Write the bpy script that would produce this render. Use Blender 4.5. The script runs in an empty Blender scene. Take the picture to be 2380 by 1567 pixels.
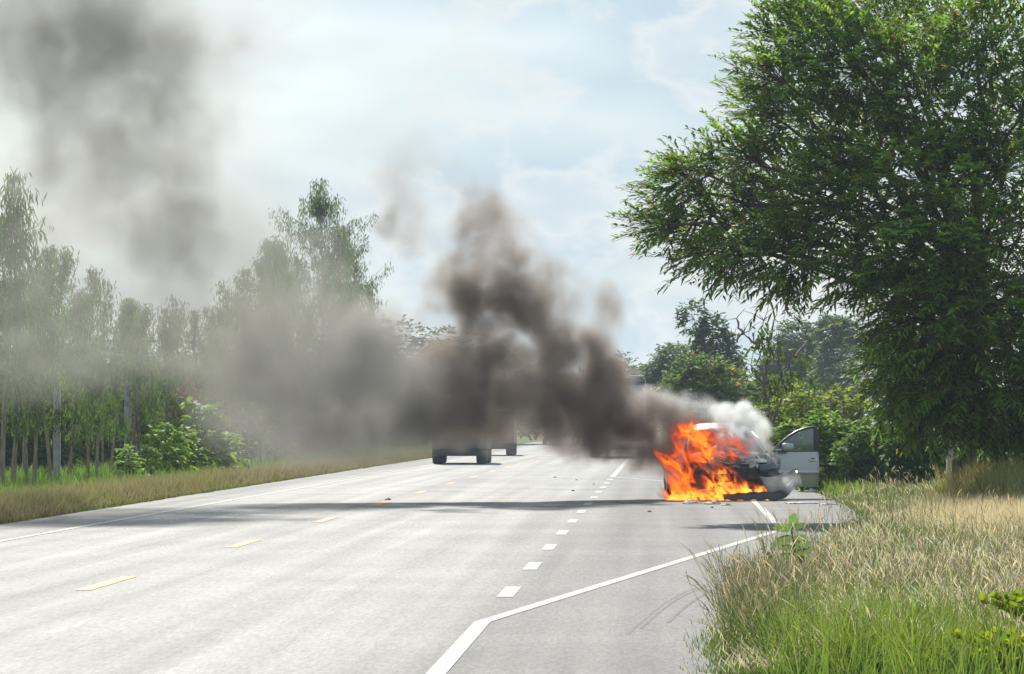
import bpy, bmesh, math, random
import numpy as np
from mathutils import Vector, Matrix

# ------------------------------------------------------------------ camera, world, sun, exposure
S = bpy.context.scene
COL = S.collection
rng = np.random.default_rng(7)
random.seed(7)
FPX = 3786.0          # focal length in pixels of a 1024 wide frame
HZ = 422.5            # row of the horizon
CAMH = 1.55
RS = 0.0394           # the road runs 2.25 degrees to the right of the view axis

cam = bpy.data.cameras.new('camera')
cam.sensor_width = 36.0
cam.lens = FPX / 1024.0 * 36.0
cam.shift_y = (HZ - 337.0) / 1024.0
cam.clip_start = 1.0
cam.clip_end = 6000.0
camo = bpy.data.objects.new('camera', cam)
camo.location = (0, 0, CAMH)
camo.rotation_euler = (math.radians(90), 0, 0)
COL.objects.link(camo)
S.camera = camo

SUN_EL = 36.0
SUN_AZ = -8.0         # degrees right of straight ahead
wd = bpy.data.worlds.new('World')
S.world = wd
wd.use_nodes = True
nt = wd.node_tree
nt.nodes.clear()
def N(nt, typ, **kw):
    n = nt.nodes.new(typ)
    for k, v in kw.items():
        if k.startswith('i_'):
            n.inputs[k[2:].replace('_', ' ')].default_value = v
        else:
            setattr(n, k, v)
    return n
sky = N(nt, 'ShaderNodeTexSky', sky_type='NISHITA', sun_disc=False)
sky.sun_elevation = math.radians(SUN_EL)
sky.sun_rotation = math.radians(SUN_AZ)
sky.air_density = 1.0
sky.dust_density = 1.0
sky.ozone_density = 1.5
tc = N(nt, 'ShaderNodeTexCoord')
# broad veil of thin cloud and banks of cumulus with bright rims
mp1 = N(nt, 'ShaderNodeMapping'); mp1.inputs['Scale'].default_value = (7, 7, 20); mp1.inputs['Location'].default_value = (1.3, 0, 0.55)
n1 = N(nt, 'ShaderNodeTexNoise', noise_dimensions='3D'); n1.inputs['Scale'].default_value = 1.0; n1.inputs['Detail'].default_value = 3
mp2 = N(nt, 'ShaderNodeMapping'); mp2.inputs['Scale'].default_value = (19, 19, 30); mp2.inputs['Location'].default_value = (0.37, 0.1, 0.2)
n2 = N(nt, 'ShaderNodeTexNoise', noise_dimensions='3D'); n2.inputs['Scale'].default_value = 1.0; n2.inputs['Detail'].default_value = 9; n2.inputs['Roughness'].default_value = 0.56
rv = N(nt, 'ShaderNodeValToRGB'); rv.color_ramp.elements[0].position = 0.40; rv.color_ramp.elements[1].position = 0.62
rim = N(nt, 'ShaderNodeValToRGB')
cr = rim.color_ramp
cr.elements[0].position = 0.475; cr.elements[0].color = (0, 0, 0, 1)
cr.elements[1].position = 0.535; cr.elements[1].color = (1, 1, 1, 1)
e = cr.elements.new(0.575); e.color = (0.5, 0.5, 0.5, 1)
e = cr.elements.new(0.66); e.color = (0.12, 0.12, 0.12, 1)
L = nt.links.new
L(tc.outputs['Generated'], mp1.inputs[0]); L(mp1.outputs[0], n1.inputs['Vector']); L(n1.outputs['Fac'], rv.inputs[0])
L(tc.outputs['Generated'], mp2.inputs[0]); L(mp2.outputs[0], n2.inputs['Vector']); L(n2.outputs['Fac'], rim.inputs[0])
veil = N(nt, 'ShaderNodeMix', data_type='RGBA'); veil.inputs[7].default_value = (4.75, 6.0, 6.95, 1)
vm = N(nt, 'ShaderNodeMath', operation='MULTIPLY_ADD'); vm.inputs[1].default_value = 0.36; vm.inputs[2].default_value = 0.58
L(rv.outputs[0], vm.inputs[0]); L(vm.outputs[0], veil.inputs[0]); L(sky.outputs[0], veil.inputs[6])
cl = N(nt, 'ShaderNodeMix', data_type='RGBA'); cl.inputs[7].default_value = (7.4, 7.85, 7.9, 1)
cm = N(nt, 'ShaderNodeMath', operation='MULTIPLY'); cm.inputs[1].default_value = 0.75
L(rim.outputs[0], cm.inputs[0]); L(cm.outputs[0], cl.inputs[0]); L(veil.outputs[2], cl.inputs[6])
bg = N(nt, 'ShaderNodeBackground'); bg.inputs['Strength'].default_value = 0.08
wo = N(nt, 'ShaderNodeOutputWorld')
L(cl.outputs[2], bg.inputs['Color']); L(bg.outputs[0], wo.inputs['Surface'])

sl = bpy.data.lights.new('sun', 'SUN')
sl.energy = 4.5
sl.angle = math.radians(0.5)
sl.color = (1.0, 0.95, 0.87)
so = bpy.data.objects.new('sun', sl)
sd = Vector((math.sin(math.radians(SUN_AZ)) * math.cos(math.radians(SUN_EL)),
             math.cos(math.radians(SUN_AZ)) * math.cos(math.radians(SUN_EL)), math.sin(math.radians(SUN_EL))))
so.rotation_euler = sd.to_track_quat('Z', 'Y').to_euler()
so.location = (0, 60, 40)
COL.objects.link(so)

S.view_settings.view_transform = 'Standard'
S.view_settings.look = 'None'
S.view_settings.exposure = 0.52
S.view_settings.gamma = 1.0
S.cycles.use_denoising = True
S.cycles.max_bounces = 6
S.cycles.diffuse_bounces = 2
S.cycles.glossy_bounces = 2
S.cycles.transmission_bounces = 4
S.cycles.transparent_max_bounces = 12
S.cycles.volume_bounces = 2
S.cycles.volume_step_rate = 2.0
S.cycles.volume_max_steps = 256
S.cycles.sample_clamp_indirect = 4.0

# ------------------------------------------------------------------ helpers
def at(px, py, D):
    """point at depth D that stands at pixel (px, py) of the 2380 wide study picture"""
    k = 1024.0 / 2380.0
    return Vector(((px * k - 512) * D / FPX, D, CAMH - (py * k - HZ) * D / FPX))
def road(u, D, z=0.0):
    return (u + RS * D, D, z)

def link(o, parent=None):
    COL.objects.link(o)
    if parent: o.parent = parent
    return o
def tag(o, label=None, cat=None, group=None, kind=None):
    if label: o['label'] = label
    if cat: o['category'] = cat
    if group: o['group'] = group
    if kind: o['kind'] = kind
    return o
def empty(name, loc=(0, 0, 0), rz=0.0):
    o = bpy.data.objects.new(name, None)
    o.location = loc; o.rotation_euler = (0, 0, rz); o.empty_display_size = 0.3
    return link(o)
def np_mesh(name, V, F, mat=None, col=None, smooth=False):
    """mesh from numpy; F is a list of (n, k) index arrays"""
    V = np.asarray(V, np.float32)
    if not isinstance(F, list): F = [F]
    me = bpy.data.meshes.new(name)
    me.vertices.add(len(V)); me.vertices.foreach_set('co', V.ravel())
    li = np.concatenate([np.asarray(f, np.int32).ravel() for f in F])
    tot = np.concatenate([np.full(len(f), f.shape[1], np.int32) for f in F])
    st = np.concatenate([[0], np.cumsum(tot)[:-1]]).astype(np.int32)
    me.loops.add(len(li)); me.loops.foreach_set('vertex_index', li)
    me.polygons.add(len(tot)); me.polygons.foreach_set('loop_start', st); me.polygons.foreach_set('loop_total', tot)
    if smooth: me.polygons.foreach_set('use_smooth', np.ones(len(tot), bool))
    me.update(calc_edges=True)
    if col is not None:
        a = me.color_attributes.new('col', 'FLOAT_COLOR', 'POINT')
        c4 = np.ones((len(V), 4), np.float32); c4[:, :3] = col
        a.data.foreach_set('color', c4.ravel())
    if mat: me.materials.append(mat)
    return me
def ob(name, me, parent=None, loc=(0, 0, 0), rot=(0, 0, 0)):
    o = bpy.data.objects.new(name, me); o.location = loc; o.rotation_euler = rot
    return link(o, parent)

def nrm(a): return a / np.maximum(np.linalg.norm(a, axis=-1, keepdims=True), 1e-9)
def strips(P, d, b, Ln, W, prof=(0.5, 1, 0.7, 0.0), droop=0.3, side=None, colA=None, colB=None):
    """N bent ribbons (leaves, fronds, blades): base P, direction d, bent towards b. prof: width along the length, last 0 = point"""
    n = len(P); k = len(prof)
    d = nrm(d)
    if side is None: side = rng.normal(size=(n, 3))
    s = nrm(np.cross(d, side))
    Ln = np.broadcast_to(np.asarray(Ln, float), (n,)); W = np.broadcast_to(np.asarray(W, float), (n,)); dr = np.broadcast_to(np.asarray(droop, float), (n,))
    V = []; C = []
    for i, w in enumerate(prof):
        t = i / (k - 1)
        c = P + Ln[:, None] * (t * d + (dr * t * t)[:, None] * b)
        if i == k - 1 and w == 0: V.append(c[:, None])
        else: V.append(np.stack([c - s * (W * w / 2)[:, None], c + s * (W * w / 2)[:, None]], 1))
        if colA is not None:
            cc = colA * (1 - t) + colB * t
            C.append(np.repeat(cc[:, None], V[-1].shape[1], 1))
    nv = sum(v.shape[1] for v in V)
    V = np.concatenate(V, 1).reshape(-1, 3)
    C = np.concatenate(C, 1).reshape(-1, 3) if colA is not None else None
    base = np.arange(n)[:, None] * nv
    Q = []; T = None
    for i in range(k - 1):
        if i == k - 2 and prof[-1] == 0: T = base + np.array([2 * i, 2 * i + 1, 2 * i + 2])
        else: Q.append(base + np.array([2 * i, 2 * i + 1, 2 * i + 3, 2 * i + 2]))
    F = []
    if Q: F.append(np.concatenate(Q))
    if T is not None: F.append(T)
    return V, F, C
def merge(parts):
    """join several (V, F, C)"""
    Vs, Fs, Cs, o = [], {}, [], 0
    for V, F, C in parts:
        for f in (F if isinstance(F, list) else [F]):
            Fs.setdefault(f.shape[1], []).append(f + o)
        Vs.append(V); Cs.append(C if C is not None else np.ones((len(V), 3))); o += len(V)
    return np.concatenate(Vs), [np.concatenate(v) for v in Fs.values()], np.concatenate(Cs)
def tube(pts, rad, n=7, col=(1, 1, 1)):
    pts = np.asarray(pts, float); rad = np.broadcast_to(np.asarray(rad, float), (len(pts),))
    t = np.gradient(pts, axis=0); t = nrm(t)
    ref = np.array([0.0, 1.0, 0.02]) if abs(t[0] @ np.array([0, 1, 0.0])) < 0.9 else np.array([1.0, 0, 0])
    a = nrm(np.cross(t, ref)); c = np.cross(t, a)
    ang = np.linspace(0, 2 * np.pi, n, endpoint=False)
    V = pts[:, None] + rad[:, None, None] * (np.cos(ang)[None, :, None] * a[:, None] + np.sin(ang)[None, :, None] * c[:, None])
    m = len(pts); idx = np.arange(m * n).reshape(m, n)
    r = np.roll(idx, -1, 1)
    Q = np.stack([idx[:-1], r[:-1], r[1:], idx[1:]], -1).reshape(-1, 4)
    cap = np.stack([idx[-1], np.roll(idx[-1], -1), np.full(n, m * n)], -1)
    V = np.concatenate([V.reshape(-1, 3), pts[-1:]])
    return V, [Q, cap], np.tile(np.asarray(col, float), (len(V), 1))
def boxv(lo, hi):
    x0, y0, z0 = lo; x1, y1, z1 = hi
    V = np.array([[x0, y0, z0], [x1, y0, z0], [x1, y1, z0], [x0, y1, z0], [x0, y0, z1], [x1, y0, z1], [x1, y1, z1], [x0, y1, z1]], float)
    F = np.array([[0, 3, 2, 1], [4, 5, 6, 7], [0, 1, 5, 4], [1, 2, 6, 5], [2, 3, 7, 6], [3, 0, 4, 7]])
    return V, [F], None
def bev_box(name, lo, hi, mat, bevel=0.02, parent=None, seg=2):
    V, F, _ = boxv(lo, hi)
    me = bpy.data.meshes.new(name)
    me.from_pydata(V.tolist(), [], F[0].tolist())
    bm = bmesh.new(); bm.from_mesh(me)
    if bevel: bmesh.ops.bevel(bm, geom=bm.edges[:], offset=bevel, segments=seg, affect='EDGES', profile=0.6)
    bm.to_mesh(me); bm.free()
    if mat: me.materials.append(mat)
    return ob(name, me, parent)
def sheet(fn, nu, nv):
    """surface from fn(u, v) -> xyz, u and v in 0..1"""
    V = np.array([fn(i / (nu - 1), j / (nv - 1)) for i in range(nu) for j in range(nv)], float)
    idx = np.arange(nu * nv).reshape(nu, nv)
    Q = np.stack([idx[:-1, :-1], idx[1:, :-1], idx[1:, 1:], idx[:-1, 1:]], -1).reshape(-1, 4)
    return V, [Q], None
def solid(o, t, offset=-1):
    m = o.modifiers.new('thickness', 'SOLIDIFY'); m.thickness = t; m.offset = offset
    return o
def lathe(prof, n=24, axis='x'):
    """prof: (radius, offset along the axis)"""
    ang = np.linspace(0, 2 * np.pi, n, endpoint=False)
    V = []
    for r, a in prof:
        c, s_ = r * np.cos(ang), r * np.sin(ang)
        V.append(np.stack([np.full(n, a), c, s_], -1) if axis == 'x' else np.stack([c, s_, np.full(n, a)], -1))
    m = len(prof); V = np.concatenate(V); idx = np.arange(m * n).reshape(m, n); r = np.roll(idx, -1, 1)
    Q = np.stack([idx[:-1], r[:-1], r[1:], idx[1:]], -1).reshape(-1, 4)
    return V, [Q], None
def copy_tree(o, parent=None):
    c = o.copy(); COL.objects.link(c); c.parent = parent
    for ch in o.children: copy_tree(ch, c)
    return c

# ------------------------------------------------------------------ materials
def mat(name):
    m = bpy.data.materials.new(name); m.use_nodes = True; m.node_tree.nodes.clear()
    return m, m.node_tree
def principled(name, col, rough=0.5, metal=0.0, noise=0.0, nscale=8.0, bump=0.0, spec=0.5, coat=0.0, col2=None, detail=6):
    m, t = mat(name)
    b = N(t, 'ShaderNodeBsdfPrincipled'); o = N(t, 'ShaderNodeOutputMaterial')
    b.inputs['Base Color'].default_value = (*col, 1); b.inputs['Roughness'].default_value = rough; b.inputs['Metallic'].default_value = metal
    b.inputs['Specular IOR Level'].default_value = spec; b.inputs['Coat Weight'].default_value = coat
    t.links.new(b.outputs[0], o.inputs[0])
    if noise or col2 or bump:
        tc = N(t, 'ShaderNodeTexCoord'); nz = N(t, 'ShaderNodeTexNoise'); nz.inputs['Scale'].default_value = nscale; nz.inputs['Detail'].default_value = detail
        t.links.new(tc.outputs['Object'], nz.inputs['Vector'])
        c2 = col2 or tuple(c * (1 - noise) for c in col)
        rp = N(t, 'ShaderNodeValToRGB'); rp.color_ramp.elements[0].position = 0.35; rp.color_ramp.elements[1].position = 0.65
        rp.color_ramp.elements[0].color = (*col, 1); rp.color_ramp.elements[1].color = (*c2, 1)
        t.links.new(nz.outputs['Fac'], rp.inputs[0]); t.links.new(rp.outputs[0], b.inputs['Base Color'])
        if bump:
            bp = N(t, 'ShaderNodeBump'); bp.inputs['Strength'].default_value = bump; bp.inputs['Distance'].default_value = 0.02
            t.links.new(nz.outputs['Fac'], bp.inputs['Height']); t.links.new(bp.outputs[0], b.inputs['Normal'])
    return m
def leafmat(name, trans=0.45, gain=1.5, rough=0.45, spec=0.35, yel=0.5, red=1.15):
    m, t = mat(name)
    a = N(t, 'ShaderNodeAttribute', attribute_name='col')
    b = N(t, 'ShaderNodeBsdfPrincipled'); b.inputs['Roughness'].default_value = rough; b.inputs['Specular IOR Level'].default_value = spec
    tr = N(t, 'ShaderNodeBsdfTranslucent'); mx = N(t, 'ShaderNodeMixShader'); mx.inputs[0].default_value = trans
    g = N(t, 'ShaderNodeMix', data_type='RGBA', blend_type='MULTIPLY'); g.inputs[0].default_value = 1.0; g.inputs[7].default_value = (gain * red, gain, gain * yel, 1)
    o = N(t, 'ShaderNodeOutputMaterial')
    t.links.new(a.outputs['Color'], b.inputs['Base Color']); t.links.new(a.outputs['Color'], g.inputs[6]); t.links.new(g.outputs[2], tr.inputs[0])
    t.links.new(b.outputs[0], mx.inputs[1]); t.links.new(tr.outputs[0], mx.inputs[2]); t.links.new(mx.outputs[0], o.inputs[0])
    return m
M = {}
M['leaf'] = leafmat('leaf', 0.5, 1.9, 0.55, 0.08, 0.45, 1.1)
M['matte_leaf'] = leafmat('matte_leaf', 0.45, 1.7, 0.8, 0.0)
M['grass'] = leafmat('grass_blade', 0.42, 1.3, 0.5, 0.25, 0.8, 1.03)
def barkmat(name):
    m, t = mat(name)
    a = N(t, 'ShaderNodeAttribute', attribute_name='col'); b = N(t, 'ShaderNodeBsdfPrincipled'); b.inputs['Roughness'].default_value = 0.85
    tc = N(t, 'ShaderNodeTexCoord'); mp = N(t, 'ShaderNodeMapping'); mp.inputs['Scale'].default_value = (14, 14, 2.5)
    nz = N(t, 'ShaderNodeTexNoise'); nz.inputs['Scale'].default_value = 1.0; nz.inputs['Detail'].default_value = 6
    rp = N(t, 'ShaderNodeValToRGB'); rp.color_ramp.elements[0].position = 0.3; rp.color_ramp.elements[1].position = 0.7
    rp.color_ramp.elements[0].color = (0.45, 0.42, 0.38, 1); rp.color_ramp.elements[1].color = (1.25, 1.2, 1.15, 1)
    mu = N(t, 'ShaderNodeMix', data_type='RGBA', blend_type='MULTIPLY'); mu.inputs[0].default_value = 1
    bp = N(t, 'ShaderNodeBump'); bp.inputs['Strength'].default_value = 0.6; bp.inputs['Distance'].default_value = 0.02
    o = N(t, 'ShaderNodeOutputMaterial'); l = t.links.new
    l(tc.outputs['Object'], mp.inputs[0]); l(mp.outputs[0], nz.inputs['Vector']); l(nz.outputs['Fac'], rp.inputs[0])
    l(a.outputs['Color'], mu.inputs[6]); l(rp.outputs[0], mu.inputs[7]); l(mu.outputs[2], b.inputs['Base Color'])
    l(nz.outputs['Fac'], bp.inputs['Height']); l(bp.outputs[0], b.inputs['Normal']); l(b.outputs[0], o.inputs[0])
    return m
M['bark'] = barkmat('bark')
# ------------------------------------------------------------------ ground, road, markings
def asphalt():
    m, t = mat('asphalt'); l = t.links.new
    tc = N(t, 'ShaderNodeTexCoord'); b = N(t, 'ShaderNodeBsdfPrincipled'); o = N(t, 'ShaderNodeOutputMaterial')
    # local frame: x across the road, y along it
    comb = N(t, 'ShaderNodeMapping'); comb.inputs['Rotation'].default_value = (0, 0, math.atan(RS))
    l(tc.outputs['Object'], comb.inputs[0])
    grain = N(t, 'ShaderNodeTexNoise'); grain.inputs['Scale'].default_value = 34; grain.inputs['Detail'].default_value = 4; grain.inputs['Roughness'].default_value = 0.8
    gm = N(t, 'ShaderNodeMapping'); gm.inputs['Scale'].default_value = (1.0, 0.13, 1); l(comb.outputs[0], gm.inputs[0]); l(gm.outputs[0], grain.inputs['Vector'])
    st = N(t, 'ShaderNodeMapping'); st.inputs['Scale'].default_value = (1.6, 0.02, 1); l(comb.outputs[0], st.inputs[0])
    streak = N(t, 'ShaderNodeTexNoise'); streak.inputs['Scale'].default_value = 1.3; streak.inputs['Detail'].default_value = 3; l(st.outputs[0], streak.inputs['Vector'])
    pm = N(t, 'ShaderNodeTexNoise'); pm.inputs['Scale'].default_value = 0.35; pm.inputs['Detail'].default_value = 5; l(comb.outputs[0], pm.inputs['Vector'])
    r1 = N(t, 'ShaderNodeValToRGB'); r1.color_ramp.elements[0].position = 0.32; r1.color_ramp.elements[1].position = 0.68
    r1.color_ramp.elements[0].color = (0.19, 0.189, 0.185, 1); r1.color_ramp.elements[1].color = (0.255, 0.253, 0.247, 1)
    l(streak.outputs['Fac'], r1.inputs[0])
    r2 = N(t, 'ShaderNodeValToRGB'); r2.color_ramp.elements[0].position = 0.3; r2.color_ramp.elements[1].position = 0.7
    r2.color_ramp.elements[0].color = (0.8, 0.8, 0.8, 1); r2.color_ramp.elements[1].color = (1.15, 1.15, 1.14, 1); l(pm.outputs['Fac'], r2.inputs[0])
    r3 = N(t, 'ShaderNodeValToRGB'); r3.color_ramp.elements[0].position = 0.3; r3.color_ramp.elements[1].position = 0.72
    r3.color_ramp.elements[0].color = (0.5, 0.5, 0.5, 1); r3.color_ramp.elements[1].color = (1.5, 1.5, 1.48, 1); l(grain.outputs['Fac'], r3.inputs[0])
    m1 = N(t, 'ShaderNodeMix', data_type='RGBA', blend_type='MULTIPLY'); m1.inputs[0].default_value = 1
    m2 = N(t, 'ShaderNodeMix', data_type='RGBA', blend_type='MULTIPLY'); m2.inputs[0].default_value = 1
    l(r1.outputs[0], m1.inputs[6]); l(r2.outputs[0], m1.inputs[7]); l(m1.outputs[2], m2.inputs[6]); l(r3.outputs[0], m2.inputs[7])
    # the carriageway is polished by traffic, the bay and shoulders are coarser
    sx = N(t, 'ShaderNodeSeparateXYZ'); l(comb.outputs[0], sx.inputs[0])
    mr = N(t, 'ShaderNodeMapRange'); mr.inputs['From Min'].default_value = -2.4; mr.inputs['From Max'].default_value = -0.8
    mr.inputs['To Min'].default_value = 0.0; mr.inputs['To Max'].default_value = 1.0; l(sx.outputs['X'], mr.inputs['Value'])
    ml = N(t, 'ShaderNodeMapRange'); ml.inputs['From Min'].default_value = -8.2; ml.inputs['From Max'].default_value = -9.0
    ml.inputs['To Min'].default_value = 0.0; ml.inputs['To Max'].default_value = 0.6; l(sx.outputs['X'], ml.inputs['Value'])
    mxx = N(t, 'ShaderNodeMath', operation='MAXIMUM'); l(mr.outputs[0], mxx.inputs[0]); l(ml.outputs[0], mxx.inputs[1])
    dk = N(t, 'ShaderNodeMix', data_type='RGBA', blend_type='MULTIPLY'); dk.inputs[7].default_value = (0.68, 0.68, 0.69, 1)
    l(mxx.outputs[0], dk.inputs[0]); l(m2.outputs[2], dk.inputs[6])
    # wheel tracks polished pale, oil and dust left between them
    tk = N(t, 'ShaderNodeMapRange'); tk.inputs['From Min'].default_value = -10.0; tk.inputs['From Max'].default_value = 0.0; l(sx.outputs['X'], tk.inputs['Value'])
    wob = N(t, 'ShaderNodeMath', operation='MULTIPLY_ADD'); wob.inputs[1].default_value = 0.06; l(pm.outputs['Fac'], wob.inputs[0]); l(tk.outputs[0], wob.inputs[2])
    wr = N(t, 'ShaderNodeValToRGB'); w_ = wr.color_ramp; w_.interpolation = 'B_SPLINE'
    stops = [(0.03, 0.80), (0.16, 0.92), (0.22, 1.08), (0.31, 0.90), (0.39, 1.06), (0.50, 0.78), (0.60, 1.06), (0.69, 0.88), (0.79, 1.08), (0.93, 0.84)]
    for k, (p_, v_) in enumerate(stops):
        el = w_.elements[k] if k < 2 else w_.elements.new(p_)
        el.position = p_; el.color = (v_, v_, v_ * 0.995, 1)
    l(wob.outputs[0], wr.inputs[0])
    wm = N(t, 'ShaderNodeMix', data_type='RGBA', blend_type='MULTIPLY'); wm.inputs[0].default_value = 1
    l(dk.outputs[2], wm.inputs[6]); l(wr.outputs[0], wm.inputs[7]); l(wm.outputs[2], b.inputs['Base Color'])
    rr = N(t, 'ShaderNodeMapRange'); rr.inputs['To Min'].default_value = 0.73; rr.inputs['To Max'].default_value = 0.76; l(mxx.outputs[0], rr.inputs['Value'])
    ra = N(t, 'ShaderNodeMath', operation='MULTIPLY_ADD'); ra.inputs[1].default_value = -0.14; ra.inputs[2].default_value = 0.07
    l(streak.outputs['Fac'], ra.inputs[0])
    rs = N(t, 'ShaderNodeMath', operation='ADD'); l(rr.outputs[0], rs.inputs[0]); l(ra.outputs[0], rs.inputs[1]); l(rs.outputs[0], b.inputs['Roughness'])
    bp = N(t, 'ShaderNodeBump'); bp.inputs['Strength'].default_value = 0.18; bp.inputs['Distance'].default_value = 0.006
    l(grain.outputs['Fac'], bp.inputs['Height']); l(bp.outputs[0], b.inputs['Normal'])
    b.inputs['Specular IOR Level'].default_value = 0.16
    l(b.outputs[0], o.inputs[0])
    return m
M['asphalt'] = asphalt()
M['earth'] = principled('earth', (0.10, 0.105, 0.035), 0.95, noise=0.3, nscale=0.45, col2=(0.085, 0.13, 0.03), bump=0.3, spec=0.1)
M['white_line'] = principled('white_line', (0.45, 0.45, 0.43), 0.7, noise=0.2, nscale=14, col2=(0.30, 0.298, 0.285), spec=0.12, detail=10)
M['yellow_line'] = principled('yellow_line', (0.58, 0.27, 0.08), 0.65, noise=0.2, nscale=9, col2=(0.46, 0.22, 0.06), spec=0.15)

g = np.array([[-1500, -40, 0], [1500, -40, 0], [1500, 4000, 0], [-1500, 4000, 0]], float)
tag(ob('ground', np_mesh('ground', g, [np.array([[0, 1, 2, 3]])], M['earth'])), kind='structure')
RE_D = [-20, 20, 27, 37, 45, 54, 60, 67, 88, 108, 600]
RE_U = [0.3, 0.32, 0.42, 0.85, 1.65, 2.6, 3.2, 3.4, 3.4, 0.35, 0.2]
def redge(D): return np.interp(D, RE_D, RE_U)
Ds = np.concatenate([np.arange(-20, 130, 1.0), np.arange(130, 600, 10)])
jit = rng.normal(0, 0.03, len(Ds)); jit2 = rng.normal(0, 0.03, len(Ds))
V = np.concatenate([np.stack([-9.9 + jit + RS * Ds, Ds, np.full(len(Ds), 0.02)], 1), np.stack([redge(Ds) + jit2 + RS * Ds, Ds, np.full(len(Ds), 0.02)], 1)])
n = len(Ds); i = np.arange(n - 1)
tag(ob('road', np_mesh('road', V, [np.stack([i, i + n, i + n + 1, i + 1], 1)], M['asphalt'])), kind='structure')
def stripe(name, pts, w, m, z=0.0245):
    """painted line along (u, D) points"""
    P = np.array([road(u, D, z) for u, D in pts]); t = nrm(np.gradient(P, axis=0)); s = np.stack([t[:, 1], -t[:, 0], 0 * t[:, 0]], 1) * w / 2
    V = np.concatenate([P - s, P + s]); n = len(P); i = np.arange(n - 1)
    o = ob(name, np_mesh(name, V, [np.stack([i, i + n, i + n + 1, i + 1], 1)], m)); tag(o, kind='structure'); return o
def dens(pts, step=1.0):
    out = []
    for (u0, d0), (u1, d1) in zip(pts[:-1], pts[1:]):
        k = max(2, int(abs(d1 - d0) / step)); out += [(u0 + (u1 - u0) * j / k, d0 + (d1 - d0) * j / k) for j in range(k)]
    return out + [pts[-1]]
stripe('road_edge_line', dens([(-8.55, -10), (-8.5, 60), (-8.3, 130), (-8.3, 400)], 5), 0.11, M['white_line'])
stripe('road_bay_line', dens([(-1.37, -10), (-1.37, 29.0), (-1.2, 30.4), (1.70, 53.9)], 2), 0.125, M['white_line'])
stripe('road_bay_line', [(1.73, 54.0), (1.8, 70), (1.75, 90)], 0.125, M['white_line'])
stripe('road_bay_line', [(1.72, 90.2), (-1.33, 106)], 0.15, M['white_line'])
stripe('road_edge_line', [(-1.37, 106.2), (-1.37, 400)], 0.15, M['white_line'])
FH = CAMH * FPX * 2380 / 1024.0
for k in range(13):                     # white block marks between lane and bay
    d = FH * (0.002506 + 0.00045 * k)
    if d > 104: break
    stripe('road_lane_mark', [(-1.37, d - 1.07), (-1.37, d + 1.07)], 0.15, M['white_line'])
for k in range(-1, 22):                 # yellow centre marks
    d = FH * (0.002639 + 0.000862 * k)
    stripe('road_centre_mark', [(-5.27, d - 1.5), (-5.27, d + 1.5)], 0.15, M['yellow_line'])
# dark tyre scuffs sweeping out of the bay
M['rubber_mark'] = principled('rubber_mark', (0.11, 0.108, 0.105), 0.8, noise=0.3, nscale=3, col2=(0.165, 0.163, 0.16), spec=0.1)
for k, off in enumerate((0, 0.10, 0.42)):
    a0 = at(1655, 1362, 41); 
    pts = []
    for j in range(14):
        s = j / 13; x = 1650 - 190 * s; y = 1362 + 120 * s - 20 * math.sin(s * 3.1)
        D = CAMH * FPX / (y * 1024 / 2380 - HZ); p = at(x, y, D); pts.append((p.x - RS * D + off * 0.5, D))
    stripe('tyre_mark', [(u, D) for q, (u, D) in enumerate(pts)][k % 3:14 - (k * 5) % 4], 0.018 + 0.006 * (k % 3), M['rubber_mark'], 0.0212 + 0.0005 * k)
# ------------------------------------------------------------------ vegetation
def vcol(n, base, var=0.25, hue=0.07):
    c = np.asarray(base, float)[None] * (1 + rng.normal(0, var, (n, 1))).clip(0.45, 1.8)
    return (c * (1 + rng.normal(0, hue, (n, 3)))).clip(0.004, 0.9)
def branch_path(p0, p1, sag=0.0, wob=0.08, k=7):
    t = np.linspace(0, 1, k)[:, None]; p0 = np.asarray(p0, float); p1 = np.asarray(p1, float)
    P = p0 + (p1 - p0) * t; ln = np.linalg.norm(p1 - p0)
    w = rng.normal(0, wob * ln / 3, (k, 3)); w[0] = 0; w[-1] = 0
    P = P + w * np.sin(np.pi * t) ; P[:, 2] += sag * ln * np.sin(np.pi * t[:, 0])
    return P

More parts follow.
